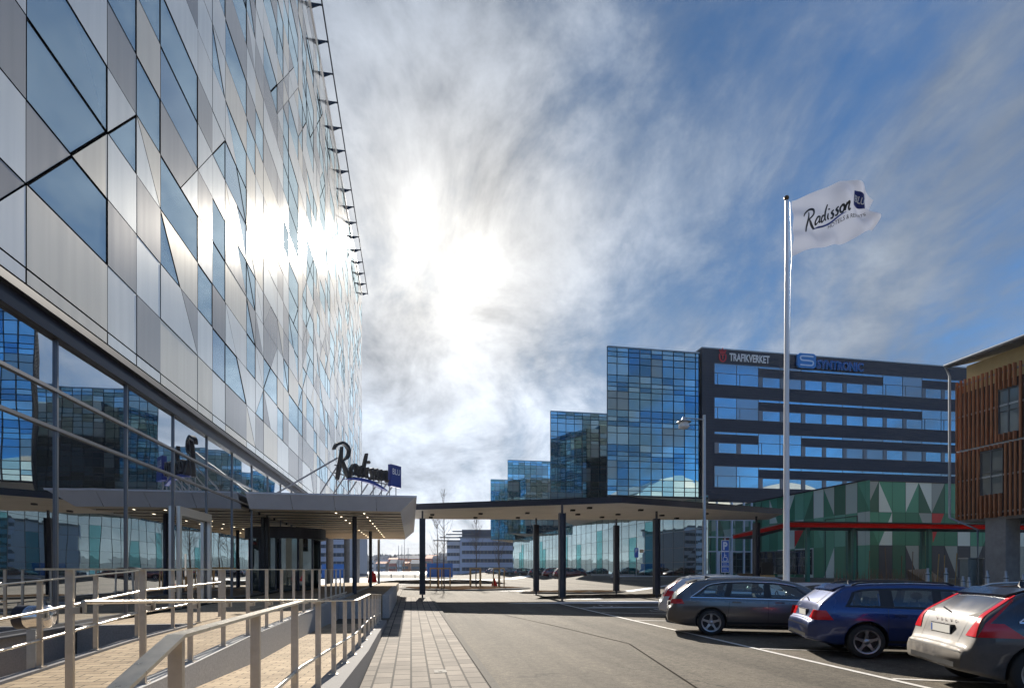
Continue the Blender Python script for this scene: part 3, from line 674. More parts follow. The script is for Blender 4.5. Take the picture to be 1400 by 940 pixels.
def spline(pts, n=7):
    P = [pts[0]] + list(pts) + [pts[-1]]; out = []
    for i in range(1, len(P)-2):
        for k_ in range(n):
            t = k_/n; q = []
            for c in range(len(pts[0])):
                a, b, c2, d = P[i-1][c], P[i][c], P[i+1][c], P[i+2][c]
                q.append(.5*((2*b)+(-a+c2)*t+(2*a-5*b+4*c2-d)*t*t+(-a+3*b-3*c2+d)*t*t*t))
            out.append(q)
    out.append(list(pts[-1])); return out
def stroke(mb, pts, fn, w0_, w1_, m=0):          # pts = (x, y, width)
    S = spline(pts); n = len(S); Lf, Rt = [], []
    for i, p in enumerate(S):
        a = S[max(0, i-1)]; b = S[min(n-1, i+1)]; dx, dy = b[0]-a[0], b[1]-a[1]; l = math.hypot(dx, dy) or 1
        nx, ny = -dy/l*p[2]/2, dx/l*p[2]/2; Lf.append((p[0]+nx, p[1]+ny)); Rt.append((p[0]-nx, p[1]-ny))
    if w1_ is None:
        V = [fn(q[0], q[1], w0_) for q in Lf] + [fn(q[0], q[1], w0_) for q in Rt]
        mb.add(V, [(i, n+i, n+i+1, i+1) for i in range(n-1)], m); return
    V = [fn(q[0], q[1], w_) for w_ in (w0_, w1_) for side in (Lf, Rt) for q in side]
    fs = []
    for i in range(n-1):
        fs += [(i, i+1, n+i+1, n+i), (2*n+i, 3*n+i, 3*n+i+1, 2*n+i+1), (i, 2*n+i, 2*n+i+1, i+1), (n+i, n+i+1, 3*n+i+1, 3*n+i)]
    fs += [(0, n, 3*n, 2*n), (n-1, 3*n-1, 4*n-1, 2*n-1)]
    mb.add(V, fs, m)
SCRIPT = {   # hand-drawn brush script, x advance about 8 units, x-height about .8
 'R': [[(.62,1.75,.10),(.50,1.1,.20),(.28,.3,.24),(.05,-.45,.16)], [(-.35,1.45,.10),(-.05,1.78,.16),(.75,2.02,.18),(1.45,1.75,.22),(1.35,1.2,.18),(.62,.85,.12)], [(.60,.90,.12),(.95,.45,.22),(1.35,.0,.24),(1.75,-.28,.14)]],
 'a': [[(2.45,.78,.12),(2.05,.72,.18),(1.78,.35,.18),(1.95,.08,.14),(2.30,.30,.10),(2.52,.75,.14)], [(2.52,.80,.14),(2.40,.30,.18),(2.62,.10,.10)]],
 'd': [[(3.28,.78,.12),(2.95,.70,.18),(2.72,.35,.18),(2.88,.08,.14),(3.20,.30,.10),(3.40,.7,.12)], [(3.85,1.75,.12),(3.58,1.1,.2),(3.35,.4,.2),(3.50,.08,.12)]],
 'i': [[(3.98,.80,.12),(3.82,.35,.18),(3.95,.08,.12)], [(4.08,1.12,.18),(4.14,1.26,.18)]],
 's': [[(4.72,.82,.12),(4.42,.68,.16),(4.62,.36,.18),(4.48,.08,.16),(4.20,.14,.10)]],
 's2': [[(5.32,.86,.12),(5.02,.72,.16),(5.22,.40,.18),(5.08,.12,.16),(4.80,.18,.10)]],
 'o': [[(5.85,.84,.16),(5.52,.62,.18),(5.56,.20,.16),(5.88,.16,.16),(6.05,.55,.18),(5.82,.86,.14)]],
 'n': [[(6.32,.88,.12),(6.22,.50,.18),(6.14,.16,.16)], [(6.22,.50,.12),(6.48,.82,.16),(6.66,.80,.18),(6.62,.40,.18),(6.74,.14,.14),(6.95,.26,.08)]],
}
SWOOSH = [(1.45,-.34,.06),(2.2,-.26,.16),(3.2,-.40,.20),(4.2,-.36,.22),(5.2,-.14,.20),(6.35,.02,.05)]

# sign on the canopy roof: runs from near-left to far-right
sg = thing('hotel_sign', 'large black script hotel sign with blue square, standing on the pale entrance canopy', 'sign', (-2.2, 27.5, Zt))
A0 = Vector((*at(458, 24.4), 0)); A1 = Vector((*at(546, 28.1), 0)); dirv = (A1-A0).normalized(); SL = (A1-A0).length; nor = Vector((dirv.y, -dirv.x, 0))
US = SL/8.9; zb_ = zat(646, 24.6)
VS = US*1.42
def sfn(u, v, w): p = A0 + dirv*(u*US) + nor*w; return (p.x, p.y, zb_ - .008*u + v*VS)
for key in SCRIPT:
    mb = MB()
    for st in SCRIPT[key]: stroke(mb, [(p[0]+.2, p[1], p[2]*1.05) for p in st], sfn, -.09, .09)
    mb.build('letter', M['letter'], sg)
mb = MB(); stroke(mb, [(1.1,-.34,.05),(2.2,-.20,.16),(3.4,-.14,.22),(4.6,-.18,.22),(5.8,-.34,.16),(6.9,-.56,.05)], sfn, -.10, .10); mb.build('swoosh', M['blue_sign'], sg)
mb = MB()
b0, b1 = 7.35, 8.9
def bx8(u0, u1, v0, v1, w0_, w1_, m=0):
    V = [sfn(u, v, w) for w in (w0_, w1_) for (u, v) in ((u0, v0), (u1, v0), (u1, v1), (u0, v1))]
    mb.add(V, [(3,2,1,0),(4,5,6,7),(0,1,5,4),(1,2,6,5),(2,3,7,6),(3,0,4,7)], m)
bx8(b0, b1, -.15, 1.45, -.09, .12); bb = mb.build('square_box', M['blue_sign'], sg)
mb = MB(); place_text(mb, 'BLU', lambda u, v, w: sfn(7.55+u, .75+v, .128+w*0), 1.15, m=0, height=.42); mb.build('box_lettering', M['white_text'], bb)
mb = MB()
for u_ in (.4, 1.9, 3.6, 5.2, 6.4, 7.6, 8.6):
    p = Vector(sfn(u_, 0, -.1)); mb.bar((p.x, p.y, Zt), (p.x, p.y, p.z + .3), .045)
    q = p - nor*1.3 - dirv*.2; mb.bar((q.x, q.y, Zt+.02), (p.x, p.y, p.z+.25), .05)
for (v_) in (-.02, .5): mb.bar(sfn(.2, v_, -.12), sfn(8.8, v_, -.12), .05)
p = Vector(sfn(.5, 1.0, -.1)); mb.bar((GLX+.1, 24.6, Zt+.1), (p.x, p.y, p.z), .07)
mb.box(-3.6, -2.9, 24.0, 24.8, Zt, Zt+.12)
mb.build('sign_frame', mat('painted sign frame', (.20,.20,.21), .7), sg)

# ------------------------------------------------------------------ ramps, landing, granite walls
acc = thing('access_ramp', 'granite edged access ramp and raised landing paved with yellowish slabs along the hotel', 'ramp', (-2.5, 10, 0))
def prof_sheet(mb, x0, x1, prof, m=0, bottom=-.2):           # a strip whose top follows prof [(w, z)]
    for (wa, za), (wb, zb2) in zip(prof[:-1], prof[1:]):
        V = [(x0,wa,za),(x1,wa,za),(x1,wb,zb2),(x0,wb,zb2),(x0,wa,bottom),(x1,wa,bottom),(x1,wb,bottom),(x0,wb,bottom)]
        mb.add(V, [(0,1,2,3),(0,4,5,1),(1,5,6,2),(2,6,7,3),(3,7,4,0)], m)
lower = [(-2, .44), (3.6, .44), (5.5, .40), (9.8, .20), (12.6, .17), (17.3, .055)]
mb = MB()
prof_sheet(mb, -2.42, -1.02, lower)                                              # lower ramp between the two railings
prof_sheet(mb, -4.02, -2.62, [(-2, .44), (4, .46), (9, .615), (11.5, .63)])       # upper ramp
mb.box(-5.98, -2.62, 11.5, 46, -.2, .63); mb.box(-2.42, -.98, 19.95, 46, -.2, .625)
mb.build('ramp_paving', M['paver_ramp'], acc)
mb = MB(); mb.box(-5.98, -4.17, -2, 11.35, -.2, .06); mb.build('sunken_strip', M['paver_ramp'], acc)
mb = MB()
prof_sheet(mb, -2.615, -2.425, [(-2, .60), (6.0, .60), (9, .66), (46, .66)])
mb.box(-2.42, -1.02, 19.7, 19.94, -.1, .66)
mb.build('centre_wall', M['granite'], acc)
mb = MB(); prof_sheet(mb, -4.165, -4.025, [(-2, .47), (4, .49), (9, .645), (11.49, .66)]); mb.box(-5.975, -4.17, 11.355, 11.495, -.1, .66); mb.build('edge_kerb', M['granite_light'], acc)
mb = MB(); prof_sheet(mb, -1.015, -.72, [(z_[0], z_[1]+.09) for z_ in lower]); mb.build('outer_wall', M['granite_light'], acc)
mb = MB(); mb.box(-.975, -.74, 19.7, 30.6, -.1, .79); mb.build('landing_wall', M['granite'], acc)

def post(mb, x, y, z0_, z1_, w=.055, t=.012): mb.box(x-t/2-.006, x+t/2+.006, y-w/2, y+w/2, z0_, z1_)
def interp(prof, w):
    if w <= prof[0][0]: return prof[0][1]
    for (a, za), (b, zb2) in zip(prof[:-1], prof[1:]):
        if w <= b: return za+(zb2-za)*(w-a)/(b-a)
    return prof[-1][1]
def railing(label, x, ws, base, top, mids, flat=True, ext=None):
    r = thing('railing', label, 'railing', (x, ws[0], base[0][1]), group='steel railings along the ramps')
    for w in ws:
        mb = MB(); zt_ = interp(top, w)-.012; zb2 = interp(base, w); mb.box(x-.026, x+.026, w-.014, w+.014, zb2, zt_); mb.box(x-.05, x+.05, w-.045, w+.045, zb2, zb2+.012); mb.build('post', M['steel_post'], r)
    mb = MB()
    P = sorted(set([ws[0]-(ext or .1)] + [w for w in ws] + [p[0] for p in top if ws[0] < p[0] < ws[-1]] + [ws[-1]+.1]))
    pts = [(w, interp(top, w)) for w in P]
    def flatbar(pts, hw, th, dx=0):
        for (a, za), (b, zb2) in zip(pts[:-1], pts[1:]):
            V = [(x+dx-hw,a,za),(x+dx+hw,a,za),(x+dx+hw,b,zb2),(x+dx-hw,b,zb2)]; V += [(v[0], v[1], v[2]-th) for v in V]
            mb.add(V, [(0,1,2,3),(7,6,5,4),(0,4,5,1),(1,5,6,2),(2,6,7,3),(3,7,4,0)])
    flatbar(pts, .034 if flat else .024, .014); mb.build('handrail', M['steel'], r)
    for (prof, dx) in mids:
        mb = MB(); P2 = sorted(set([ws[0]] + [p[0] for p in prof if ws[0] < p[0] < ws[-1]] + [ws[-1]]))
        path = [(x+dx, w, interp(prof, w)) for w in P2]
        mb.tube(path, .017, 8)
        if dx:
            for w in ws: mb.bar((x, w, interp(prof, w)-.06), (x+dx, w, interp(prof, w)-.06), .03, .05); mb.bar((x+dx, w, interp(prof, w)-.08), (x+dx, w, interp(prof, w)), .03, .03)
        mb.build('lower_rail', M['steel'], r)
    return r
# nearest railing on the outer side of the lower ramp
ws3 = [(2.19 + k_*1.115 - sy_*(-.91))/.984 for k_ in range(14)]
top3 = [(0, 1.16), (1.35, 1.16), (2.1, 1.42), (4.9, 1.42), (9.6, 1.17), (12.7, 1.14), (17.3, .93)]
top3 = [(-1.2, .80), (.9, .80), (2.32, 1.425), (4.9, 1.42), (9.6, 1.17), (12.7, 1.14), (17.3, .93)]
mid3 = [(w, z_-.56) for w, z_ in top3[2:]]
railing('stainless railing nearest the camera, dropping in steps along the pale paved path', -.91, ws3, [(w, z_+.09) for w, z_ in lower], top3, [(mid3, -.001)], True, 2.4)
# middle railing, level, with a sloping lower handrail on brackets
ws2 = [(4.14 + k_*1.128 + .447)/.984 for k_ in range(16)]
railing('long level stainless railing on the granite wall between the two ramps', -2.5, ws2, [(-2, .60), (6.0, .60), (9, .66), (46, .66)], [(0, 1.69), (50, 1.675)],
        [([(3, 1.46), (4.6, 1.44), (15.6, .86), (21, .83)], .09)], False, .35)
# back railing rising towards the door
ws1 = [5.95 + k_*1.12 for k_ in range(4)] + [w for w in (10.6, 11.8, 13.0)]
railing('shorter stainless railing beside the hotel glass, rising with the upper ramp', -4.09, ws1, [(-2, .47), (4, .49), (9, .645), (11.49, .66)], [(3, 1.42), (5.95, 1.51), (9.4, 1.67), (14, 1.70)],
        [([(3, 1.12), (5.95, 1.16), (9.4, 1.36), (14, 1.42)], .07), ([(3, .74), (5.95, .83), (9.4, 1.02), (14, 1.06)], .0)], True, 2.6)
# cylinder ashtray / litter drum on a post
c = (-4.24, 7.22); ld = thing('drum_ashtray', 'horizontal shiny steel drum on a short square post beside the hotel plinth', 'ashtray', (c[0], c[1], .06))
mb = MB(); mb.box(c[0]-.045, c[0]+.045, c[1]-.045, c[1]+.045, .10, 1.0); mb.build('post', M['galv'], ld)
mb = MB(); mb.box(c[0]-.12, c[0]+.12, c[1]-.12, c[1]+.12, .06, .14); mb.build('base', M['dark'], ld)
mb = MB(); mb.lathe([(0, -.15), (.12, -.15), (.13, -.13), (.13, .15), (.12, .17), (0, .17)], (c[0], c[1], 1.14), 32, 0, 'x')
o = mb.build('drum', M['chrome'], ld); mb = MB(); mb.lathe([(0, -.156), (.11, -.156)], (c[0], c[1]-.0, 1.14), 32, 0, 'x'); mb.lathe([(.134, -.152), (.134, -.05)], (c[0], c[1], 1.14), 32, 0, 'x'); mb.build('drum_end', M['dark'], ld)

# ------------------------------------------------------------------ large dark canopy on steel pillars
dc = thing('forecourt_canopy', 'large dark edged flat canopy with pale soffit on steel pillars across the forecourt', 'canopy', (11, 32, 0))
kA, kB, kC, kD, kE, kF = at(566, 31.8), at(850, 28.5), at(1070, 34.3), at(1050, 38.2), at(798, 38.2), at(560, 37.6)
plan = [kA, kB, kC, kD, kE, kF]
mb = MB(); mb.prism([p for p in plan], 5.09, 5.40, 0, 0, 1); mb.build('roof_slab', [M['dark'], M['soffit_dark']], dc)
def scale_plan(pl, k_):
    cx = sum(p[0] for p in pl)/len(pl); cq = sum(p[1] for p in pl)/len(pl); return [(cx+(p[0]-cx)*k_, cq+(p[1]-cq)*k_) for p in pl]
mb = MB(); mb.prism(scale_plan(plan, 1.004), 5.37, 5.43, 0); mb.build('edge_flashing', M['mull_dark'], dc)
for px, d_ in ((577.5, 32.4), (733, 37.0), (768.5, 29.4), (842.6, 37.6), (897.6, 32.6), (1034, 35.6)):
    c = at(px, d_); z_ = g(*c); mb = MB()
    mb.box(c[0]-.05, c[0]+.05, c[1]-.05, c[1]+.05, z_, 5.09); mb.box(c[0]-.17, c[0]+.17, c[1]-.03, c[1]+.03, z_+.22, 4.66); mb.box(c[0]-.17, c[0]-.13, c[1]-.16, c[1]+.16, z_+.22, 4.66); mb.box(c[0]+.13, c[0]+.17, c[1]-.16, c[1]+.16, z_+.22, 4.66)
    mb.box(c[0]-.14, c[0]+.14, c[1]-.14, c[1]+.14, z_, z_+.03); mb.build('pillar', M['dark'], dc)
for px, d_ in ((591, 34.2), (589, 36), (657, 33.6), (650, 36.2), (721, 33.2), (708, 36.2), (783, 31.6), (823, 35.8), (806, 30.4), (876, 31.5), (845, 34), (905, 34.6), (925, 36.5), (965, 33.6), (790, 34)):
    c = at(px, d_); mb = MB(); mb.box(c[0]-.12, c[0]+.12, c[1]-.12, c[1]+.12, 4.99, 5.088); mb.build('soffit_lamp', M['black'], dc)

# ------------------------------------------------------------------ stepped glass office building
ob = thing('office_building', 'stepped blue glass office building with dark ribbed wing and raised glass blocks', 'office building', (30, 70, 0))
GB = [glass('blue pane', (.30,.56,.72), (.012,.05,.075), .64, .01, wav=(.35,.003)), glass('deep blue pane', (.15,.38,.60), (.005,.03,.06), .62, .01, wav=(.35,.003)),
      glass('light blue pane', (.50,.75,.86), (.08,.16,.20), .64, .02), glass('clear pane over pale interior', (.42,.55,.58), (.24,.29,.29), .35, .02),
      glass('green grey pane', (.30,.46,.46), (.05,.08,.075), .5, .02), glass('violet blind pane', (.3,.38,.75), (.09,.04,.22), .45, .02), M['mull_dark']]
ROWP = [.45, .50, .72, 1.20, .73]
def curtain(mb, mm, p0, p1, z0_, z1_, colw, normal, palette, seed, rowp=ROWP, off=0.0):
    """curtain wall from p0 to p1 (plan) facing 'normal'; panes into mb, mullions into mm"""
    r = random.Random(seed); p0 = Vector((*p0, 0)); p1 = Vector((*p1, 0)); L_ = (p1-p0).length; d = (p1-p0)/L_; n = Vector((*normal, 0)).normalized()
    us = [0.0]; first = True
    while us[-1] < L_-.3: us.append(min(L_, us[-1]+(colw*.85 if first else colw))); first = False
    if L_-us[-1] > .01: us.append(L_)
    zs = [z1_]; k_ = 0
    while zs[-1] > z0_+.2: zs.append(max(z0_, zs[-1]-rowp[k_ % len(rowp)])); k_ += 1
    storey = {}
    for j in range(len(zs)-1):
        for i in range(len(us)-1):
            st = (j-1)//len(rowp); key = (i, st)
            if key not in storey:
                storey[key] = r.choices(palette[0], palette[1])[0]
                if r.random() < .45 and (i-1, st) in storey: storey[key] = storey[(i-1, st)]
            m = storey[key] if (j % len(rowp)) in (2, 3) else r.choices(palette[2], palette[3])[0] if r.random() < .4 else storey.get(('b', st, i//3), None)
            if m is None: storey[('b', st, i//3)] = m = r.choices(palette[2], palette[3])[0]
            t = r.uniform(-.003, .003); a = p0+d*us[i]-n*.03; b = p0+d*us[i+1]-n*.03
            mb.quad((a.x, a.y, zs[j+1]), (b.x, b.y, zs[j+1]), (b.x+n.x*t, b.y+n.y*t, zs[j]), (a.x+n.x*t, a.y+n.y*t, zs[j]), m)
    for u in us:
        a = p0+d*u; mm.bar((a.x, a.y, z0_), (a.x, a.y, z1_), .055, .055, up=(n.x, n.y, 0))
    for z_ in zs:
        a = p0-n*.006; b = p1-n*.006; mm.bar((a.x, a.y, z_), (b.x, b.y, z_), .05, .05)
PALS = [([0,1,2,3,5], [4,3,3,3,.5], [0,1,2], [4,3,2]), ([3,4,0,2], [3,4,2,2], [4,0,2], [4,3,2]), ([0,3,2,4], [4,2,3,2], [0,2,4], [4,3,1]), ([4,0,3], [4,3,2], [4,0], [3,3])]
for i, (wf, x1) in enumerate(((54.9, 30.3), (78.7, 41.3), (115, 41), (140.5, 41.6))):
    x0 = 20.0; zt_ = [24.75, 24.7, 24.6, 24.6][i]; zb_2 = 9.25
    tn = math.tan(R(29)); dep = 15
    mb = MB(); mb.prism([(x0+.12, wf+.12), (x1-.05, wf+.12), (x1+dep*tn, wf+dep), (x0+.12+dep*tn, wf+dep)], zb_2, zt_-.02, 0, 0, 1)
    blk = mb.build('glass_block', [M['mull_dark'], M['soffit_dark']], ob)
    pm, mm = MB(), MB()
    curtain(pm, mm, (x0, wf), (x1, wf), zb_2+.03, zt_, 1.26, (0, -1), PALS[i], 40+i)
    sdir = (-math.cos(R(29)), math.sin(R(29)))
    curtain(pm, mm, (x0+dep*tn, wf+dep), (x0, wf+.06), zb_2+.03, zt_, 1.26, sdir, PALS[i], 60+i)
    pm.build('glazing', GB, blk); mm.build('mullion_grid', M['mull_dark'], blk)
    mb = MB(); mb.bar((x0-.03, wf-.03, zt_+.05), (x1, wf-.03, zt_+.05), .12, .12); mb.build('roof_trim', M['galv'], blk)
# podium glazing under the blocks
PG = [glass('podium pane', (.62,.80,.84), (.05,.08,.08), .58, .01, wav=(.3,.0035)), glass('teal podium pane', (.25,.62,.66), (.02,.09,.10), .45, .02), glass('dark podium pane', (.5,.6,.6), (.05,.04,.03), .35, .02, wav=(.3,.003))]
P0, P1 = (29.6, 51.8), (26.0, 142)
pm, mm = MB(), MB(); r = random.Random(5)
nx = 38; gz0 = .95
for i in range(nx):
    ta, tb = i/nx, (i+1)/nx; a = (P0[0]+(P1[0]-P0[0])*ta, P0[1]+(P1[1]-P0[1])*ta); b = (P0[0]+(P1[0]-P0[0])*tb, P0[1]+(P1[1]-P0[1])*tb)
    for j, (za, zb3) in enumerate(((gz0, 2.5), (2.5, 4.1), (4.1, 5.9), (5.9, 7.6), (7.6, 9.2))):
        m = 1 if (i % 7 in (5,) and j < 4) or (i % 9 == 7 and j < 3) else (2 if (1 <= i <= 4 and j < 3) else 0)
        t = r.uniform(-.006, .006)
        pm.quad((b[0], b[1], za), (a[0]+t, a[1], za), (a[0]-t, a[1], zb3), (b[0], b[1], zb3), m)
    mm.bar((a[0]-.02, a[1], gz0), (a[0]-.02, a[1], 9.2), .03)
for z_ in (gz0, 2.5, 4.1, 5.9, 7.6): mm.bar((P0[0]-.02, P0[1], z_), (P1[0]-.02, P1[1], z_), .03)
pod = pm.build('podium_glazing', PG, ob); mm.build('mullion_grid', M['mull'], pod)
mb = MB(); mb.prism([(P0[0]+.2, 54.2), (60, 56.8), (60, 142), (P1[0]+.2, P1[1])], 0, 9.22); mb.build('podium_core', M['black'], ob)
mb = MB(); mb.prism([(P0[0]-.02, P0[1]), (P0[0]+.15, P0[1]), (P1[0]+.15, P1[1]), (P1[0]-.02, P1[1])], .2, gz0-.03); mb.build('podium_base', M['concrete'], ob)
# recessed entrance beside the green hall
mb = MB(); mb.box(29.7, 35.8, 53.2, 53.4, .9, 8.7, 0); e = mb.build('entrance_bay', PG[0], ob)
mb = MB()
for x_ in (30.2, 31.3, 33.0, 34.4, 35.3): mb.box(x_, x_+.12, 53.08, 53.2, .9, 8.7)
for z_ in (3.5, 5.0, 6.8): mb.box(29.7, 35.8, 53.06, 53.19, z_, z_+.10)
mb.box(31.42, 31.6, 53.0, 53.19, .92, 3.5); mb.box(32.8, 33.0, 53.0, 53.19, .92, 3.5); mb.build('door_frame', M['alu'], e)
# dark ribbed wing
WX0, WX1, WW = 30.45, 84.0, 54.55
wing = MB(); wing.box(WX0, WX1, WW, WW+16, 8.6, 25.20, 0); wg = wing.build('dark_wing', [M['darkpanel']], ob)
mb = MB(); z_ = 8.65
while z_ < 24.9: mb.box(WX0-.01, WX1, WW-.025, WW-.001, z_, z_+.24); z_ += .30
mb.build('ribbed_cladding', M['darkpanel'], wg)
mb = MB(); mb.box(WX0-.08, WX1+.05, WW-.09, WW+16, 25.202, 25.32); mb.build('roof_trim', M['galv'], wg)
wglass = glass('ribbon window glass', (.34,.49,.60), (.03,.05,.09), .60, .01, wav=(.3,.004))
wglass2 = glass('ribbon window with pale blind', (.34,.46,.54), (.26,.30,.34), .30, .03)
rowtop = [23.7, 20.06, 16.4, 12.75]; bay = 2.6
nb = 20
for ri, zt_ in enumerate(rowtop):
    tallset = [{0, 1, 8, 9, 16, 17}, {0, 1, 10, 11, 18}, {2, 3, 12, 13}, {0, 1, 14, 15}][ri]
    for b_ in range(nb):
        xa = WX0+1.39+b_*bay; xb = xa+bay-.04; zbot = zt_-2.3
        mb = MB(); y_ = WW-.045
        def pane(x0, x1, z0_, z1_):
            t = rng.uniform(-.004, .004)
            mb.quad((x0, y_+t, z0_), (x1, y_-t, z0_), (x1, y_-t, z1_), (x0, y_+t, z1_), 0)
        def frame(x0, x1, z0_, z1_, w=.05):
            mb.box(x0-w/2, x0+w/2, y_-.03, y_+.02, z0_, z1_, 1); mb.box(x0+w/2, x1, y_-.029, y_+.02, z0_, z0_+w, 1); mb.box(x0+w/2, x1, y_-.029, y_+.02, z1_-w, z1_, 1)
        if b_ in tallset:
            pane(xa, xb, zbot, zt_); frame(xa, xb, zbot, zt_); mb.box(xa, xb, y_-.03, y_+.02, zbot+1.25-.03, zbot+1.25+.03, 1); mb.box(xa+.36, xa+.41, y_-.031, y_+.02, zbot, zbot+1.22, 1)
        else:
            pane(xa, xb, zbot, zbot+1.12); frame(xa, xb, zbot, zbot+1.12); mb.box(xa+.05, xa+.50, y_-.035, y_+.02, zbot+.05, zbot+1.07, 1)
            pane(xa, xb, zt_-.28, zt_); frame(xa, xb, zt_-.28, zt_, .03)
        mb.build('window', [wglass2 if rng.random() < .16 else wglass, M['mull']], wg)
# company signs on the wing
def facefn(x0, z0_, y_=WW-.05): return lambda u, v, w: (x0+u, y_-.02-abs(w)-(.0), z0_+v)
s1 = thing('agency_sign', 'white lettered sign with red crowned emblem at the top of the dark wing', 'sign', (32, WW-.1, 23.3))
mb = MB(); place_text(mb, 'TRAFIKVERKET', lambda u, v, w: (33.58+u, WW-.10-w, 24.05+v), 4.75, ext=.03, bold=.02, height=.80); mb.build('lettering', M['white_text'], s1)
mb = MB(); ex, ez = 32.77, 24.40
efn = lambda u, v, w: (ex+u, WW-.10-w, ez+v)
for st in ([(-.36,.28,.12),(-.36,-.1,.14),(-.25,-.38,.14),(0,-.5,.14),(.25,-.38,.14),(.36,-.1,.14),(.36,.28,.12)], [(-.20,.22,.08),(0,.24,.10),(.20,.22,.08)], [(0,.22,.10),(0,-.25,.12)],
           [(-.30,.42,.14),(0,.44,.14),(.30,.42,.14)], [(-.30,.45,.06),(-.36,.78,.10)], [(0,.45,.06),(0,.92,.10)], [(.30,.45,.06),(.36,.78,.10)], [(-.15,.48,.06),(-.17,.72,.06)], [(.15,.48,.06),(.17,.72,.06)]):
    stroke(mb, st, efn, -.01, .05)
mb.build('emblem', M['red_emblem'], s1)
s2 = thing('company_sign', 'blue outlined letter sign with square S logo on the parapet of the dark wing', 'sign', (40.5, WW-.2, 23.5))
mb = MB(); sx, sz = 41.55, 23.75
rr_ = [(.25, 0), (2.05, 0), (2.3, .25), (2.3, 1.35), (2.05, 1.6), (.25, 1.6), (0, 1.35), (0, .25)]
V = [(sx+p[0], WW-.35, sz+p[1]) for p in rr_] + [(sx+p[0], WW-.10, sz+p[1]) for p in rr_]; n = 8
mb.add(V, [tuple(range(n)), tuple(reversed(range(n, 2*n)))] + [(i, n+i, n+(i+1) % n, (i+1) % n) for i in range(n)]); lb = mb.build('logo_box', M['lit_blue'], s2)
mb = MB(); lf = lambda u, v, w: (sx+u, WW-.352-w, sz+v)
stroke(mb, [(1.95,1.28,.15),(1.1,1.30,.15),(.45,1.25,.15),(.38,1.0,.15),(.55,.84,.15),(1.2,.82,.15),(1.85,.76,.15),(1.92,.5,.15),(1.75,.32,.15),(1.1,.30,.15),(.35,.32,.15)], lf, 0, .03); mb.build('logo_letter', M['lit_white'], lb)
mb = MB(); place_text(mb, 'SYNTRONIC', lambda u, v, w: (44.0+u, WW-.25-w, 23.85+v), 5.9, ext=.08, bold=.03, height=.95); mb.build('letter_outline', M['lit_blue'], s2)
mb = MB(); place_text(mb, 'SYNTRONIC', lambda u, v, w: (44.0+u, WW-.335-w, 23.85+v), 5.9, ext=.0, bold=-.008, height=.95); mb.build('letter_face', M['blue_sign'], s2)

# ------------------------------------------------------------------ green patterned hall
gh = thing('green_hall', 'low hall clad in a green, grey and white triangle pattern with one red triangle', 'building', (50, 45, .9))
GC = [mat('green hall panel %d' % i, c, .35) for i, c in enumerate([(.07,.31,.17), (.04,.21,.105), (.68,.74,.62), (.026,.12,.06), (.12,.38,.23), (.55,.02,.015), (.33,.36,.30), (.05,.055,.06)])]
GXf, GYf, GH = 36.2, 39.2, 8.85
mb = MB(); mb.box(GXf+.03, 110, GYf+.03, 56.5, .3, GH-.02); mb.build('wall_core', M['black'], gh)
gp = MB(); r = random.Random(11)
def tri_cells(fn, n, rows, seed, lowdark=False):
    r = random.Random(seed)
    for i in range(n):
        for j in range(len(rows)-1):
            z0_, z1_ = rows[j], rows[j+1]; u0, u1 = i, i+1
            base = [0, 1, 2, 3, 1][r.randrange(5)] if not (lowdark and j == 0) else r.choice((3, 7, 7))
            k_ = r.random(); alt = (r.choice((2, 4, 0, 6)) if base != 2 else r.choice((0, 1))) if not (lowdark and j == 0) else 6
            if r.random() < .42:
                if r.random() < .5: tris = [((u0,z0_),(u1,z0_),(u0,z1_)), ((u1,z0_),(u1,z1_),(u0,z1_))]
                else: tris = [((u0,z0_),(u1,z0_),(u1,z1_)), ((u0,z0_),(u1,z1_),(u0,z1_))]
                for t, m in zip(tris, (base, alt)): gp.add([fn(*p) for p in t], [(0, 1, 2)], m)
            else: gp.add([fn(u0, z0_), fn(u1, z0_), fn(u1, z1_), fn(u0, z1_)], [(0, 1, 2, 3)], base if r.random() < .62 else alt)
rows = [.95, 3.65, 6.35, GH]
cw = 1.27
tri_cells(lambda u, z_: (GXf+u*cw, GYf, z_), 40, rows, 14, True)
gp.add([(GXf+5*cw, GYf-.004, 6.3), (GXf+6*cw, GYf-.004, 6.35), (GXf+6*cw, GYf-.004, 6.8), (GXf+5*cw, GYf-.004, 6.8)], [(0,1,2,3)], 5) if False else None
gp.add([(GXf+5*cw+.1, GYf-.006, 3.9), (GXf+6*cw-.05, GYf-.006, 6.35), (GXf+5*cw+.0, GYf-.006, 6.35)], [(0,1,2)], 5)
gp.build('south_cladding', GC, gh)
GC_WEST_LIT = [mat('lightened west hall panel %d' % i, c, .4) for i, c in enumerate([(.09,.34,.22), (.05,.24,.14), (.62,.74,.70), (.035,.15,.09), (.14,.42,.30), (.55,.02,.015), (.45,.55,.50), (.05,.055,.06)])]  # same cladding lightened by colour, offsetting the shade on the west face
gp = MB(); tri_cells(lambda u, z_: (GXf, 56.5-u*cw, z_), 14, rows, 31)
gp.add([(GXf-.006, 56.5-7*cw, 3.8), (GXf-.006, 56.5-8*cw, 5.4), (GXf-.006, 56.5-7*cw, 5.4)], [(0,1,2)], 5)
gp.build('west_cladding', GC_WEST_LIT, gh)
mb = MB()
for i in range(41): mb.box(GXf+i*cw-.008, GXf+i*cw+.008, GYf-.014, GYf-.007, .95, GH)
for z_ in rows[1:-1]: mb.box(GXf, GXf+40*cw, GYf-.013, GYf-.0072, z_-.008, z_+.008)
for i in range(14): mb.box(GXf-.014, GXf-.007, 56.5-i*cw-.008, 56.5-i*cw+.008, .95, GH)
mb.build('panel_joint', M['black'], gh)
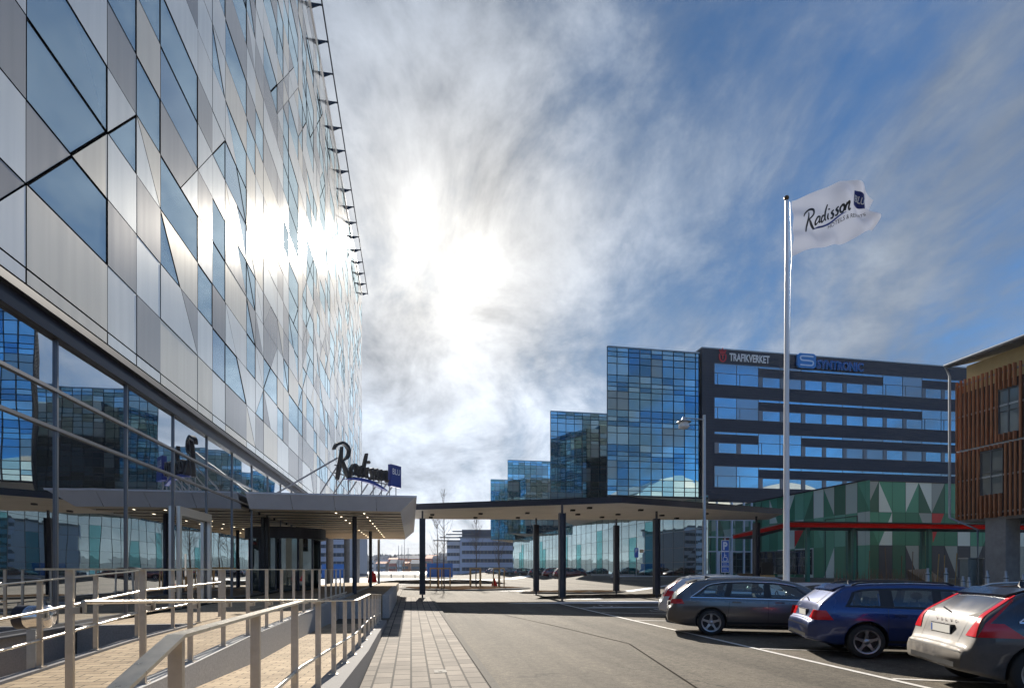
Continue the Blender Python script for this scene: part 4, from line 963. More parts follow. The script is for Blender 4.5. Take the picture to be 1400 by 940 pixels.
mb = MB(); mb.box(GXf-.06, 110, GYf-.06, 56.6, GH, GH+.12); mb.build('roof_trim', M['dark'], gh)
mb = MB(); mb.box(GXf-.04, GXf-.01, 45.2, 55.6, 1.25, 3.55, 0)
for k_ in range(9): mb.box(GXf-.07, GXf-.041, 45.2+k_*1.3, 45.26+k_*1.3, 1.25, 3.55, 1)
for z_ in (1.22, 2.0, 2.8, 3.5): mb.box(GXf-.065, GXf-.042, 45.2, 55.6, z_, z_+.05, 1)
mb.build('window', [glass('hall window', (.6,.6,.65), (.02,.02,.03), .12, .02), M['mull']], gh)
mb = MB()
for a_, b_ in (((GXf-.02, 40.0, .95), (GXf-.02, 40.0, 6.1)), ((GXf-.02, 43.6, .95), (GXf-.02, 43.6, 6.1)), ((GXf-.02, 40.0, 6.1), (GXf-.02, 43.6, 6.1))): mb.bar(a_, b_, .07, .05)
mb.build('door', M['dark'], gh)
mb = MB(); mb.box(GXf-.03, 110, GYf-.03, 56.6, .2, .94); mb.build('plinth', M['concrete'], gh)

# red edged walkway canopy
rcn = thing('walkway_canopy', 'long flat walkway canopy with red fascia on teal posts before the green hall', 'canopy', (28, 31, .9))
q0, q1, q2, q3 = at(1079, 34.0), at(1480, 36.9), at(1480, 40), at(1002, 47)
q3b = at(1010, 50)
mb = MB(); mb.prism([q0, q1, (q1[0], q1[1]+2.6), (q0[0]+1.6, q0[1]+2.6), (q3[0]+2.0, q3[1]+.6), q3], 4.28, 4.56, 0, 1, 1); mb.build('roof_slab', [M['red'], M['dark']], rcn)
mb = MB(); mb.prism([(q0[0]-.05, q0[1]-.06), (q1[0], q1[1]-.06), (q1[0], q1[1]+2.7), (q0[0]+1.6, q0[1]+2.7), (q3[0]+2.05, q3[1]+.7), (q3[0]-.07, q3[1])], 4.563, 4.64, 0); mb.build('roof_edge', M['dark'], rcn)
for px, d_ in ((1104, 35.0), (1160, 37.6), (1167.5, 35.4), (1261, 38), (1270, 35.8), (1366, 37.4), (1455, 36.5)):
    c = at(px, d_); mb = MB(); mb.box(c[0]-.11, c[0]+.11, c[1]-.09, c[1]+.09, g(*c)-.05, 4.28); mb.build('support_post', M['teal'], rcn)

# ------------------------------------------------------------------ timber-slatted building at right
bb_ = thing('slatted_building', 'cream rendered building screened by reddish vertical timber slats on a concrete column', 'building', (32, 18, .9))
BX = 25.95; BY1 = 22.75; BY0 = 8.0
mb = MB(); mb.box(BX+.75, BX+12, BY0, BY1, 4.1, 11.6, 0); mb.build('wall', M['yellow'], bb_)
mb = MB(); mb.box(BX+.35, BX+.74, BY0, BY1-.1, 4.12, 10.2); mb.build('inner_wall', M['wood_dark'], bb_)
mb = MB(); yy = BY1; r = random.Random(3); k_ = 0
for lvl, (z0_, z1_) in enumerate(((4.05, 7.32), (7.42, 10.75))):
    yy = BY1-.02
    while yy > BY0:
        skip = (lvl == 0 and BY1-2.15 < yy < BY1-1.15) or (lvl == 1 and BY1-2.85 < yy < BY1-1.95)
        dz = r.uniform(-.02, .02)
        if not skip: mb.box(BX+.07, BX+.16, yy-.07, yy, z0_+dz, z1_+dz)
        elif lvl == 0: mb.box(BX, BX+.16, yy-.055, yy, z0_+dz, 5.1); mb.box(BX, BX+.16, yy-.055, yy, 7.15, z1_)
        else: mb.box(BX, BX+.16, yy-.055, yy, z0_+dz, 7.75); mb.box(BX, BX+.16, yy-.055, yy, 9.75, z1_)
        yy -= .205
for x_ in (BX+.3, BX+.6, BX+.9, BX+1.2, BX+1.5):       # slats return around the corner
    mb.box(x_, x_+.06, BY1+.0, BY1+.14, 4.05, 10.7)
mb.build('slat_screen', M['wood'], bb_)
mb = MB()
for z_ in (4.25, 5.9, 7.33, 9.0, 10.5): mb.box(BX+.17, BX+.24, BY0, BY1, z_, z_+.08)
mb.build('screen_rail', M['galv'], bb_)
for (ya, yb2, za, zb2) in ((BY1-2.15, BY1-1.15, 5.1, 7.15), (BY1-2.85, BY1-1.95, 7.75, 9.75)):
    mb = MB(); mb.box(BX+.20, BX+.24, ya, yb2, za, zb2, 0)
    for f in (ya, (ya+yb2)/2, yb2-.05): mb.box(BX+.16, BX+.199, f, f+.05, za, zb2, 1)
    for f in (za, (za+zb2)/2, zb2-.05): mb.box(BX+.15, BX+.198, ya, yb2, f, f+.05, 1)
    mb.build('window', [glass('slat window', (.7,.75,.75), (.13,.14,.13), .15, .02), M['mull']], bb_)
mb = MB()
V = [(BX-.25, BY0, 11.5), (BX-.25, BY1+.15, 11.5), (BX+12, BY1+.15, 14.4), (BX+12, BY0, 14.4)]
mb.add(V + [(v[0], v[1], v[2]+.16) for v in V], [(0,1,2,3),(7,6,5,4),(0,4,5,1),(1,5,6,2),(2,6,7,3),(3,7,4,0)]); mb.build('roof', M['roofgrey'], bb_)
mb = MB(); mb.tube([(BX-.31, BY0, 11.6), (BX-.31, BY1+.2, 11.6)], .075, 10); mb.tube([(BX-.3, BY1+.15, 11.55), (BX-.1, BY1+.12, 11.1), (BX-.1, BY1+.12, 4.2)], .055, 8); mb.tube([(BX-.1, BY1+.12, 4.2), (BX+.2, BY1-1.0, 3.55), (BX+.2, BY1-1.0, .95)], .05, 8)
mb.build('gutter', M['galv'], bb_)
mb = MB(); mb.box(BX+.34, BX+12, BY0, BY1, 3.95, 4.10); mb.build('floor_slab', M['concrete'], bb_)
for w_ in (BY1-1.75, BY1-9):
    mb = MB(); mb.box(BX+.25, BX+1.05, w_-.45, w_+.45, .85, 3.95); mb.build('concrete_column', M['concrete'], bb_)

# utility cabinet, bollards
c = at(1328, 26.5); cb = thing('utility_cabinet', 'grey green metal utility cabinet beside the concrete column', 'cabinet', (c[0], c[1], g(*c)))
zg = g(*c)
mb = MB(); mb.box(c[0]-.42, c[0]+.42, c[1]-.2, c[1]+.2, zg+.06, zg+1.32); mb.build('housing', M['cabinet'], cb)
mb = MB(); mb.box(c[0]-.46, c[0]+.46, c[1]-.24, c[1]+.24, zg+1.325, zg+1.38); mb.build('lid', M['galv'], cb)
mb = MB(); mb.box(c[0]-.30, c[0]+.36, c[1]-.215, c[1]-.201, zg+.15, zg+1.25); mb.build('door', M['cabinet'], cb)
words = ['first', 'second', 'third', 'fourth', 'fifth', 'sixth', 'seventh', 'eighth']
for i, (px, d_) in enumerate(((1268.5, 27), (1293.5, 26.5), (1317, 24.6), (1325, 24.2), (1350, 24.4), (1375.5, 24.2), (1385.5, 26), (1399, 24))):
    c = at(px, d_); zg = g(*c); b = thing('bollard', 'short galvanised steel bollard, %s from the left in the row by the slatted building' % words[i], 'bollard', (c[0], c[1], zg), group='galvanised bollards by the slatted building')
    mb = MB(); h = (.86, .9, .62, .62, .9, .9, .98, .8)[i]; mb.lathe([(.085, 0), (.085, h*.72), (.05, h*.78), (.05, h), (0, h)], (c[0], c[1], zg), 14); mb.build('post', M['galv'], b)
    mb = MB(); mb.lathe([(.092, h*.62), (.092, h*.68)], (c[0], c[1], zg), 14); mb.build('collar', M['mull'], b)
# bed of bare perennials / shrubs with stakes in front of the green hall
r = random.Random(17)
shr = MB()
for k_ in range(230):
    px = r.uniform(1140, 1296); d_ = r.uniform(31, 37.0); c = at(px, d_); zg = g(*c); h = r.uniform(.25, .9)
    a = r.uniform(0, 6.28); l = r.uniform(.02, .2)
    shr.tube([(c[0], c[1], zg), (c[0]+l*.4*math.cos(a), c[1]+l*.4*math.sin(a), zg+h*.6), (c[0]+l*math.cos(a), c[1]+l*math.sin(a), zg+h)], [.012, .009, .004], 4, cap=False)
tag(shr.build('dry_stems', M['twig']), 'mass of thin dry winter stems in the bed before the green hall', 'stems', kind='stuff')
for i, (px, d_, h, ln) in enumerate(((1187, 33, 1.9, .1), (1212, 34, 2.1, -.1), (1232, 33.4, 1.6, .05), (1247, 34.5, 1.9, .06), (1281, 27.5, 1.55, .12), (1291, 28, 1.5, .02), (1306, 27.2, 1.6, .1), (1358, 26.6, 1.7, .0), (1373, 27, 1.5, .25), (1376.5, 27, 1.5, -.1))):
    c = at(px, d_); zg = g(*c); mb = MB(); mb.tube([(c[0], c[1], zg), (c[0]+ln, c[1], zg+h)], .022, 6)
    o = mb.build('plant_stake', M['twig'] if i < 4 else M['stake']); tag(o, 'thin wooden plant stake, %s from the left, in the planting before the green hall' % (words+['ninth', 'tenth'])[i], 'stake', 'plant stakes before the green hall')
# slab of leftover snow-grey stone
c = at(1262, 36.6); mb = MB(); zg = g(*c); mb.add([(c[0]-1.2, c[1], zg+.75), (c[0]+.3, c[1]-.1, zg+.85), (c[0]+.9, c[1]-.7, zg), (c[0]-.6, c[1]-.8, zg), (c[0]-1.2, c[1]+.12, zg+.72), (c[0]+.3, c[1]+.1, zg+.8), (c[0]+.9, c[1]+.3, zg), (c[0]-.7, c[1]+.3, zg)], [(3,2,1,0),(4,5,6,7),(0,1,5,4),(1,2,6,5),(3,0,4,7),(2,3,7,6)])
tag(mb.build('stone_slab', M['granite_light']), 'pale leaning stone slab in front of the dark triangles of the green hall', 'stone slab')

# black notice board and low timber box near the entrance
c = at(1049, 36.5); zg = g(*c); nb_ = thing('notice_board', 'black square notice board on a low wooden base beside the white flagpole', 'notice board', (c[0], c[1], zg))
mb = MB(); mb.box(c[0]-.42, c[0]+.42, c[1]-.04, c[1]+.04, zg+.42, zg+1.25); mb.build('board', M['black'], nb_)
mb = MB(); mb.box(c[0]-.40, c[0]+.42, c[1]-.2, c[1]+.2, zg+.02, zg+.42); mb.build('base', M['stake'], nb_)
c = at(1026, 38.5); zg = g(*c); mb = MB(); mb.box(c[0]-.75, c[0]+.75, c[1]-.3, c[1]+.3, zg, zg+.42); mb.box(c[0]-.8, c[0]+.8, c[1]-.34, c[1]+.34, zg+.422, zg+.5)
tag(mb.build('timber_box', M['twig']), 'low brown timber box bench left of the black notice board', 'bench')
# concrete low walls before the podium
for i, (px0, px1, d0, d1) in enumerate(((772, 793, 78, 74), (808, 866, 71, 62))):
    a, b = at(px0, d0), at(px1, d1); mb = MB(); mb.prism([a, b, (b[0]+.3, b[1]+.25), (a[0]+.3, a[1]+.25)], .1, 1.15 if i else .95)
    tag(mb.build('low_wall', M['concrete']), ['short grey concrete wall section beside the row of parked cars', 'long grey concrete wall before the mirrored podium glass'][i], 'wall')

# ------------------------------------------------------------------ flagpole and flag
DP = 20.3; fc = at(1075.3, DP); zg = g(*fc)
fp = thing('flagpole', 'tall white flagpole with dark ball top behind the parked cars', 'flagpole', (fc[0], fc[1], zg))
ztop = zat(274, DP)
mb = MB(); mb.tube([(fc[0], fc[1], zg), (fc[0], fc[1], ztop*.5), (fc[0], fc[1], ztop)], [.115, .09, .05], 18); mb.build('pole', M['white'], fp)
mb = MB(); mb.lathe([(0, ztop-.02), (.05, ztop), (.085, ztop+.06), (.09, ztop+.1), (.07, ztop+.15), (0, ztop+.19)], (fc[0], fc[1], 0), 16); mb.build('finial', mat('bronze ball', (.12,.07,.03), .4, .6), fp)
mb = MB(); cx_, cq_ = fc[0]+.14*cy_, fc[1]-.14*sy_
mb.tube([(cx_-.02, cq_, ztop-.05), (cx_+.06, cq_, zat(352, DP)), (cx_+.02, cq_, zat(372, DP)), (cx_-.1, cq_, 6), (cx_-.03, cq_, 2.3)], .008, 5); mb.build('halyard', M['white'], fp)
TOP = [(0, 276), (.28, 261.5), (.62, 248), (.83, 261), (.97, 270), (1, 276)]
BOT = [(0, 352), (.18, 340), (.40, 337), (.76, 325), (1, 311)]
def cv(c, u):
    for (a, ya), (b, yb2) in zip(c[:-1], c[1:]):
        if u <= b: t = (u-a)/(b-a); return ya+(yb2-ya)*t
    return c[-1][1]
def smoothc(c, u): return sum(cv(c, min(1, max(0, u+k_))) for k_ in (-.06, -.03, 0, .03, .06))/5
Rv = Vector((cy_, -sy_, 0)); Fv = Vector((sy_, cy_, 0))
def flagp(u, v, off=0.0):       # v from 0 (top) to 1 (bottom)
    px = 1082.5 + u*112 + 1.5*math.sin(v*3.1); py = smoothc(TOP, u)*(1-v)+smoothc(BOT, u)*v
    px += -3*math.sin(6*v)*u*u
    dep = 1.25*(.10*math.sin(7.5*u - 2.2*v)*(.3+u) + .10*math.sin(13*u+4.5*v+1.0)*u + .055*math.sin(22*u-7*v)*u + .045*math.sin(9*v+5*u)*u + .30*u*u*(v-.5) + .04*math.sin(16*v-9*u)*(1-u) + .03*math.sin(31*u-11*v)*u)
    s = DP/F; p = Vector((fc[0], fc[1], 0)) + Rv*((px-1075.3)*s) + Fv*(dep - off); p.z = zat(py, DP)
    return p
mb = MB(); NU, NV = 72, 44
V = [flagp(i/NU, j/NV) for j in range(NV+1) for i in range(NU+1)]
mb.add(V, [(j*(NU+1)+i, (j+1)*(NU+1)+i, (j+1)*(NU+1)+i+1, j*(NU+1)+i+1) for j in range(NV) for i in range(NU)], 0, True)
flagm = bpy.data.materials.new('flag cloth'); flagm.use_nodes = True; nt = flagm.node_tree; b = nt.nodes['Principled BSDF']; b.inputs['Base Color'].default_value = (.50,.49,.56,1); b.inputs['Roughness'].default_value = .8
tr = nt.nodes.new('ShaderNodeBsdfTranslucent'); tr.inputs[0].default_value = (.26,.29,.37,1); mxs = nt.nodes.new('ShaderNodeMixShader'); mxs.inputs[0].default_value = .38
nt.links.new(b.outputs[0], mxs.inputs[1]); nt.links.new(tr.outputs[0], mxs.inputs[2]); nt.links.new(mxs.outputs[0], nt.nodes['Material Output'].inputs[0])
fl = thing('flag', 'white flag with black script logo and blue square blowing from the tall pole', 'flag', (fc[0], fc[1], ztop-2))
cl = mb.build('cloth', flagm, fl)
# logo follows the cloth: logo units -> (u, v)
def logofn(x, y, w):
    u = .150 + x*.0765; v = .60 - y*.155 + 0.0*x
    v -= .012*x
    return flagp(u, v, .012)
mb = MB()
for key in SCRIPT:
    for st in SCRIPT[key]: stroke(mb, [(p[0], p[1], p[2]*1.45) for p in st], logofn, 0, None)
mb.build('script_lettering', M['letter'], fl)
mb = MB(); stroke(mb, SWOOSH, logofn, 0, None)
nq = 8; V = [flagp(.720+.165*i/nq, .17+.235*j/nq - .0*i, .012) for j in range(nq+1) for i in range(nq+1)]
mb.add(V, [(j*(nq+1)+i, (j+1)*(nq+1)+i, (j+1)*(nq+1)+i+1, j*(nq+1)+i+1) for j in range(nq) for i in range(nq)], 0, True)
mb.build('blue_square', M['blue_sign'], fl)
mb = MB(); place_text(mb, 'BLU', lambda u, v, w: flagp(.732+u, .335-v, .024), .141, height=.095, bold=.02); mb.build('square_lettering', M['white_text'], fl)
mb = MB(); place_text(mb, 'HOTELS & RESORTS', lambda u, v, w: flagp(.44+u, .70-u*.30-v, .014), .445, height=.068, bold=.004); mb.build('small_lettering', M['letter'], fl)

# ------------------------------------------------------------------ lamp post and road signs
c = at(963, 30); zg = g(*c); lp = thing('street_lamp', 'slim grey street lamp with white glass head on a side arm before the glass block', 'street lamp', (c[0], c[1], zg))
zt_ = zat(567, 30)
mb = MB(); mb.tube([(c[0], c[1], zg), (c[0], c[1], zg+4.2), (c[0], c[1], zg+4.25), (c[0], c[1], zt_)], [.11, .11, .08, .07], 12); mb.build('pole', M['galv'], lp)
hd = at(935, 29.6); zh = zat(573.5, 30)
mb = MB(); mb.tube([(c[0], c[1], zh), (hd[0], hd[1], zh)], .035, 8); mb.build('arm', M['galv'], lp)
mb = MB(); mb.lathe([(.07, .05), (.10, -.05), (.16, -.12), (.36, -.20), (.38, -.25), (.05, -.24)], (hd[0], hd[1], zh), 20, 0); mb.build('lamp_head', M['galv'], lp)
mb = MB(); mb.lathe([(.23, -.25), (.24, -.34), (.30, -.50), (.22, -.56), (0, -.57)], (hd[0], hd[1], zh), 20); mb.build('lamp_glass', M['white'], lp)
def facing(c, z0_, sgn=-1):     # local frame facing the camera yaw
    return lambda u, v, w: (c[0]+u*cy_+w*(-sy_)*1, c[1]-u*sy_-w*cy_, z0_+v)
def signplate(mb, fn, x0, x1, z0_, z1_, w=0.0, th=.02, m=0):
    V = [fn(x, z, w_) for w_ in (w, w+th) for (x, z) in ((x0, z0_), (x1, z0_), (x1, z1_), (x0, z1_))]
    mb.add(V, [(3,2,1,0),(4,5,6,7),(0,1,5,4),(1,2,6,5),(2,3,7,6),(3,0,4,7)], m)
c = at(991.5, 30); zg = g(*c); ps = thing('parking_sign', 'tall blue parking sign with P, wheelchair symbol and two small plates on a post', 'road sign', (c[0], c[1], zg))
z_top = zat(738, 30); z_bot = zat(782, 30); fn = facing(c, 0)
mb = MB(); mb.tube([(c[0]+sy_*.04, c[1]+cy_*.04, zg), (c[0]+sy_*.04, c[1]+cy_*.04, z_top+.25)], .03, 10); mb.build('post', M['galv'], ps)
H_ = z_top-z_bot
for k_, (a, b) in enumerate(((.66, 1.0), (.335, .652), (.185, .327), (0, .177))):
    mb = MB(); signplate(mb, fn, -.215, .215, z_bot+H_*a, z_bot+H_*b, 0, .015, 0); signplate(mb, fn, -.19, .19, z_bot+H_*a+.025, z_bot+H_*b-.025, .016, .004, 1)
    za, zb2 = z_bot+H_*a, z_bot+H_*b
    if k_ == 0: place_text(mb, 'P', lambda u, v, w: fn(-.12+u, za+.09+v, .023), .23, height=zb2-za-.18, bold=.04, m=0)
    elif k_ == 1:
        q = lambda u, v, w: fn(u, za+v, .022)
        stroke(mb, [(-.04,.42,.05),(-.03,.25,.045),(.07,.24,.04),(.11,.10,.04),(.16,.10,.03)], q, 0, None); stroke(mb, [(-.06,.27,.03),(-.12,.15,.03),(-.07,.04,.03),(.03,.03,.03),(.08,.10,.03)], q, 0, None)
        stroke(mb, [(-.06,.475,.06),(-.02,.475,.06)], q, 0, None); stroke(mb, [(-.03,.34,.03),(.06,.34,.03)], q, 0, None)
    else:
        for rr2 in range(2):
            signplate(mb, fn, -.13, .13 - .05*rr2, za+(zb2-za)*(.28+.30*rr2), za+(zb2-za)*(.28+.30*rr2)+.022, .0225, .002, 0)
    mb.build('sign_plate', [M['white'], M['sign_blue']], ps)
c = at(870, 58); zg = g(*c); ps = thing('parking_sign', 'small distant blue P sign on a thin post before the mirrored podium', 'road sign', (c[0], c[1], zg)); fn = facing(c, 0)
mb = MB(); mb.tube([(c[0]+.01, c[1]+.05, zg), (c[0]+.01, c[1]+.05, zat(742, 58))], .04, 8); mb.build('post', M['galv'], ps)
mb = MB(); za, zb2 = zat(761.5, 58), zat(748.5, 58); signplate(mb, fn, -.21, .21, za, zb2, 0, .02, 0); place_text(mb, 'P', lambda u, v, w: fn(-.11+u, zb2-.46+v, .03), .22, height=.36, bold=.04, m=1); mb.build('sign_plate', [M['sign_blue'], M['white']], ps)
mb = MB(); signplate(mb, fn, .36, .75, zat(754.8, 58), zat(750.6, 58), 0, .02, 0); signplate(mb, fn, .42, .69, zat(754.2, 58), zat(751.2, 58), .021, .004, 1); mb.build('side_plate', [M['red'], M['yellow']], ps)

# ------------------------------------------------------------------ young staked trees
def young_tree(px, d_, py_top, label, seed):
    c = at(px, d_); zg = g(*c)+.12; r = random.Random(seed); h = zat(py_top, d_)-zg
    t = thing('young_tree', label, 'tree', (c[0], c[1], zg), group='young bare trees in the gravel bed')
    mb = MB(); path = [(c[0]+.03*math.sin(i*1.3+seed), c[1]+.03*math.cos(i*1.7), zg+h*i/9) for i in range(10)]
    mb.tube(path, [.05*(1-i/10)+.008 for i in range(10)], 8); mb.build('trunk', M['bark'], t)
    mb = MB()
    for k_ in range(30):
        f = r.uniform(.28, .97); z_ = zg+h*f; a = r.uniform(0, 6.28); l = h*.22*(1.15-f)*r.uniform(.7, 1.3); up = r.uniform(.8, 1.5)
        p0 = Vector((c[0], c[1], z_)); p1 = p0+Vector((math.cos(a)*l*.5, math.sin(a)*l*.5, l*up*.45)); p2 = p0+Vector((math.cos(a)*l*.8, math.sin(a)*l*.8, l*up*1.15))
        mb.tube([p0, p1, p2], [.017, .011, .004], 5, cap=False)
        for q in range(4):
            s_ = p0.lerp(p2, r.uniform(.3, .95)); a2 = a+r.uniform(-1, 1); l2 = l*r.uniform(.25, .5)
            mb.tube([s_, s_+Vector((math.cos(a2)*l2*.6, math.sin(a2)*l2*.6, l2*.9))], [.007, .003], 4, cap=False)
    mb.build('branches', M['bark'], t)
young_tree(598, 49, 702, 'bare young tree, leftmost in the gravel bed, inside the wide yellow stake frame', 1)
young_tree(607, 47.5, 670, 'tallest bare young tree, its top rising above the dark canopy', 2)
young_tree(651, 50, 706, 'bare young tree second from the right, between two dark stakes', 3)
young_tree(682, 51.5, 705, 'bare young tree, rightmost in the gravel bed, by the red marker', 4)
def frame_(px, d_, w_, posts, label):
    t = thing('tree_stake_frame', label, 'tree stakes', (*at(px, d_), g(*at(px, d_))+.1), group='timber stakes round the young trees')
    for i, (dx, dy) in enumerate(posts):
        c = at(px, d_); x, y = c[0]+dx*w_, c[1]+dy*w_; mb = MB(); mb.box(x-.05, x+.05, y-.05, y+.05, .1, 1.85 if w_ > .8 else 1.8); mb.build('stake', M['stake'], t)
    c = at(px, d_); mb = MB()
    for (a, b) in zip(posts, posts[1:]+posts[:1]): mb.bar((c[0]+a[0]*w_, c[1]+a[1]*w_, 1.78), (c[0]+b[0]*w_, c[1]+b[1]*w_, 1.78), .05, .12)
    mb.build('cross_rail', M['stake'], t)
frame_(601.5, 48.3, .85, [(-1, -.6), (.1, -1.6), (1.0, -.4), (-.1, .8)], 'wide yellow timber stake frame round the two leftmost young trees')
frame_(650, 50, .45, [(-1, -.5), (1, -.5), (1, .8), (-1, .8)], 'narrow timber stake frame round the young tree in the middle of the bed')
frame_(682, 51.5, .55, [(-1, -.5), (.05, -.6), (1, .6)], 'timber stake frame round the rightmost young tree')
c = at(676, 53); mb = MB(); mb.lathe([(.3, .1), (.22, .35), (.05, .85), (0, .86)], (c[0], c[1], 0), 12); tag(mb.build('marker_cone', M['red']), 'small red marker cone by the rightmost staked tree', 'marker')
c = at(509, 60); mb = MB(); mb.lathe([(.45, .0), (.5, .4), (.35, 1.2), (.1, 1.5), (0, 1.5)], (c[0], c[1], 0), 14); tag(mb.build('harbour_buoy', M['red']), 'faded red buoy standing on the quay beside the canopy column', 'buoy')

# ------------------------------------------------------------------ estate cars
def lerpc(c, x):
    if x <= c[0][0]: return c[0][1]
    for (a, ya), (b, yb2) in zip(c[:-1], c[1:]):
        if x <= b: return ya+(yb2-ya)*(x-a)/(b-a)
    return c[-1][1]
def smc(c, x, h):
    return (lerpc(c, x-2*h)+2*lerpc(c, x-h)+2*lerpc(c, x)+2*lerpc(c, x+h)+lerpc(c, x+2*h))/8
class CarShape:
    def __init__(s, L_, W_, top, belt, roofw=.70, wb=(.98, 3.80), wr=.325, bottom=.24):
        s.L, s.W, s.topc, s.beltc, s.roofw, s.wb, s.wr, s.b = L_, W_/2, top, belt, roofw, wb, wr, bottom
        s.H = max(p[1] for p in top)
        s.plan = [(0, .80), (.05, .87), (.14, .925), (.35, .965), (.8, 1), (L_*.72, 1), (L_-.75, .965), (L_-.35, .89), (L_-.12, .76), (L_, .55)]
    def zt(s, x): return lerpc(s.topc, x) if x < .08 else smc(s.topc, x, min(.03, x*.2))
    def zb(s, x): return s.b+.10*max(0, 1-x/.45)+.08*max(0, 1-(s.L-x)/.5)
    def side(s, x, z):
        W = s.W*smc(s.plan, x, .04); bl = lerpc(s.beltc, x)
        prof = [(.20, .90), (.30, .955), (.42, .985), (.60, 1.0), (.74, .995), (bl-.06, .972), (bl, .945)]
        if z <= bl: return W*smc(prof, z, .015)
        t = (z-bl)/max(.2, s.H-bl); return W*(.945-(.945-s.roofw)*t**1.15)
    def rad(s, x): return .075
    def hw(s, x, z):
        if x < 0 or x > s.L: return -1
        zt_ = s.zt(x); r_ = s.rad(x)
        if z > zt_: return -1
        if z <= zt_-r_: return s.side(x, z)
        ys_ = s.side(x, zt_-r_); t = (z-(zt_-r_))/r_; return ys_-r_*1.6*(1-math.sqrt(max(0, 1-t*t)))
    def section(s, x):
        zt_, zb_4, r_ = s.zt(x), s.zb(x), s.rad(x); P = [(0, zb_4)]; ysb = s.side(x, zb_4+.05)
        P += [(ysb*.55, zb_4), (ysb*.92, zb_4), (ysb*.975, zb_4+.02)]
        zz = [zb_4+.05+(zt_-r_-zb_4-.05)*k_/36 for k_ in range(37)]
        P += [(s.side(x, z), z) for z in zz]; ys_ = P[-1][0]
        for k_ in range(1, 7):
            a = k_/6*math.pi/2; P.append((ys_-r_*1.6*(1-math.cos(a)), zt_-r_+r_*math.sin(a)))
        ye = P[-1][0]
        for k_ in range(1, 6): P.append((ye*(1-k_/5), zt_+.018*(1-(1-k_/5)**2)))
        return P
    def body(s, m=0):
        mb = MB(); X = [.0, .01, .025, .045, .07, .10, .13, .16, .19, .22, .25, .28, .32, .36, .40, .44, .48, .52, .56, .60, .65, .7, .76, .82, .9]
        x = 1.0
        while x < s.L-.5: X.append(x); x += .05
        X += [s.L-.42, s.L-.34, s.L-.26, s.L-.18, s.L-.12, s.L-.07, s.L-.03, s.L]
        S = [s.section(x) for x in X]; n = len(S[0]); V = []
        for x, P in zip(X, S):
            V += [(x, -p[0], p[1]) for p in P] + [(x, p[0], p[1]) for p in reversed(P[1:-1])]
        N_ = 2*n-2
        fs = [(i*N_+k_, i*N_+(k_+1) % N_, (i+1)*N_+(k_+1) % N_, (i+1)*N_+k_) for i in range(len(X)-1) for k_ in range(N_)]
        mb.add(V, fs+[tuple(reversed(range(N_))), tuple(range((len(X)-1)*N_, len(X)*N_))], m, True)
        return mb
    def xrear(s, y, z):
        lo, hi = 0, 1.6
        for _ in range(24):
            mid = (lo+hi)/2
            if s.hw(mid, z) >= abs(y): hi = mid
            else: lo = mid
        return hi
    def sidepatch(s, mb, xl, xr, zl, zh, off=.006, nu=18, nv=6, sgn=-1, m=0, curvetop=None):
        """xl/xr = (x at bottom, x at top); zl/zh = functions of x or numbers"""
        f = lambda q, x: q(x) if callable(q) else q
        V = []
        for j in range(nv+1):
            v = j/nv; a = xl[0]+(xl[1]-xl[0])*v; b = xr[0]+(xr[1]-xr[0])*v
            for i in range(nu+1):
                x = a+(b-a)*i/nu; z0_ = f(zl, x); z1_ = f(zh, x); z1_ = max(z1_, z0_+.002); z = z0_+(z1_-z0_)*v
                V.append((x, sgn*(s.side(x, z)+off), z))
        fs = [(j*(nu+1)+i, j*(nu+1)+i+1, (j+1)*(nu+1)+i+1, (j+1)*(nu+1)+i) for j in range(nv) for i in range(nu)]
        if sgn > 0: fs = [tuple(reversed(f_)) for f_ in fs]
        mb.add(V, fs, m, True)
    def rearpatch(s, mb, y0, y1, z0_, z1_, off=.008, nu=12, nv=8, m=0, skew=0.0):
        """y0, y1 = (at bottom, at top)"""
        V = []
        for j in range(nv+1):
            v = j/nv; a = y0[0]+(y0[1]-y0[0])*v; b = y1[0]+(y1[1]-y1[0])*v; z = z0_+(z1_-z0_)*v
            for i in range(nu+1):
                y = a+(b-a)*i/nu; V.append((s.xrear(y, z)-off, y*(1+off*.5), z))
        mb.add(V, [(j*(nu+1)+i, (j+1)*(nu+1)+i, (j+1)*(nu+1)+i+1, j*(nu+1)+i+1) for j in range(nv) for i in range(nu)], m, True)

def wheel_mesh(r_, w_, spokes, rimr):
    t = MB(); t.lathe([(rimr, -w_/2), (r_-.03, -w_/2), (r_-.006, -w_/2+.03), (r_, -w_/2+.06), (r_, w_/2-.06), (r_-.006, w_/2-.03), (r_-.03, w_/2), (rimr, w_/2)], (0, 0, 0), 40, 0, 'y')
    q = MB(); q.lathe([(rimr+.002, -w_/2-.004), (rimr-.022, -w_/2-.004), (rimr-.03, -w_/2+.05), (rimr-.03, 0)], (0, 0, 0), 40, 0, 'y')
    q.lathe([(rimr-.03, -w_/2+.09), (0, -w_/2+.10)], (0, 0, 0), 24, 1, 'y'); q.lathe([(0, -w_/2+.005), (.05, -w_/2+.005), (.06, -w_/2+.04)], (0, 0, 0), 16, 0, 'y')
    for k_ in range(spokes):
        a = 2*math.pi*k_/spokes+.3; d = Vector((math.cos(a), 0, math.sin(a))); n = Vector((-math.sin(a), 0, math.cos(a)))
        y0 = -w_/2+.01; V = []
        for rr2, hw_, yo in ((.03, .040, .012), (rimr*.6, .022, .0), (rimr-.02, .034, -.004)):
            for sg_ in (-1, 1):
                for yy2 in (y0+yo, y0+yo+.035): V.append(d*rr2+n*hw_*sg_+Vector((0, yy2, 0)))
        fs = []
        for b_ in (0, 4): fs += [(b_, b_+4, b_+6, b_+2), (b_, b_+1, b_+5, b_+4), (b_+2, b_+6, b_+7, b_+3)]
        q.add(V, fs, 0)
    return t, q

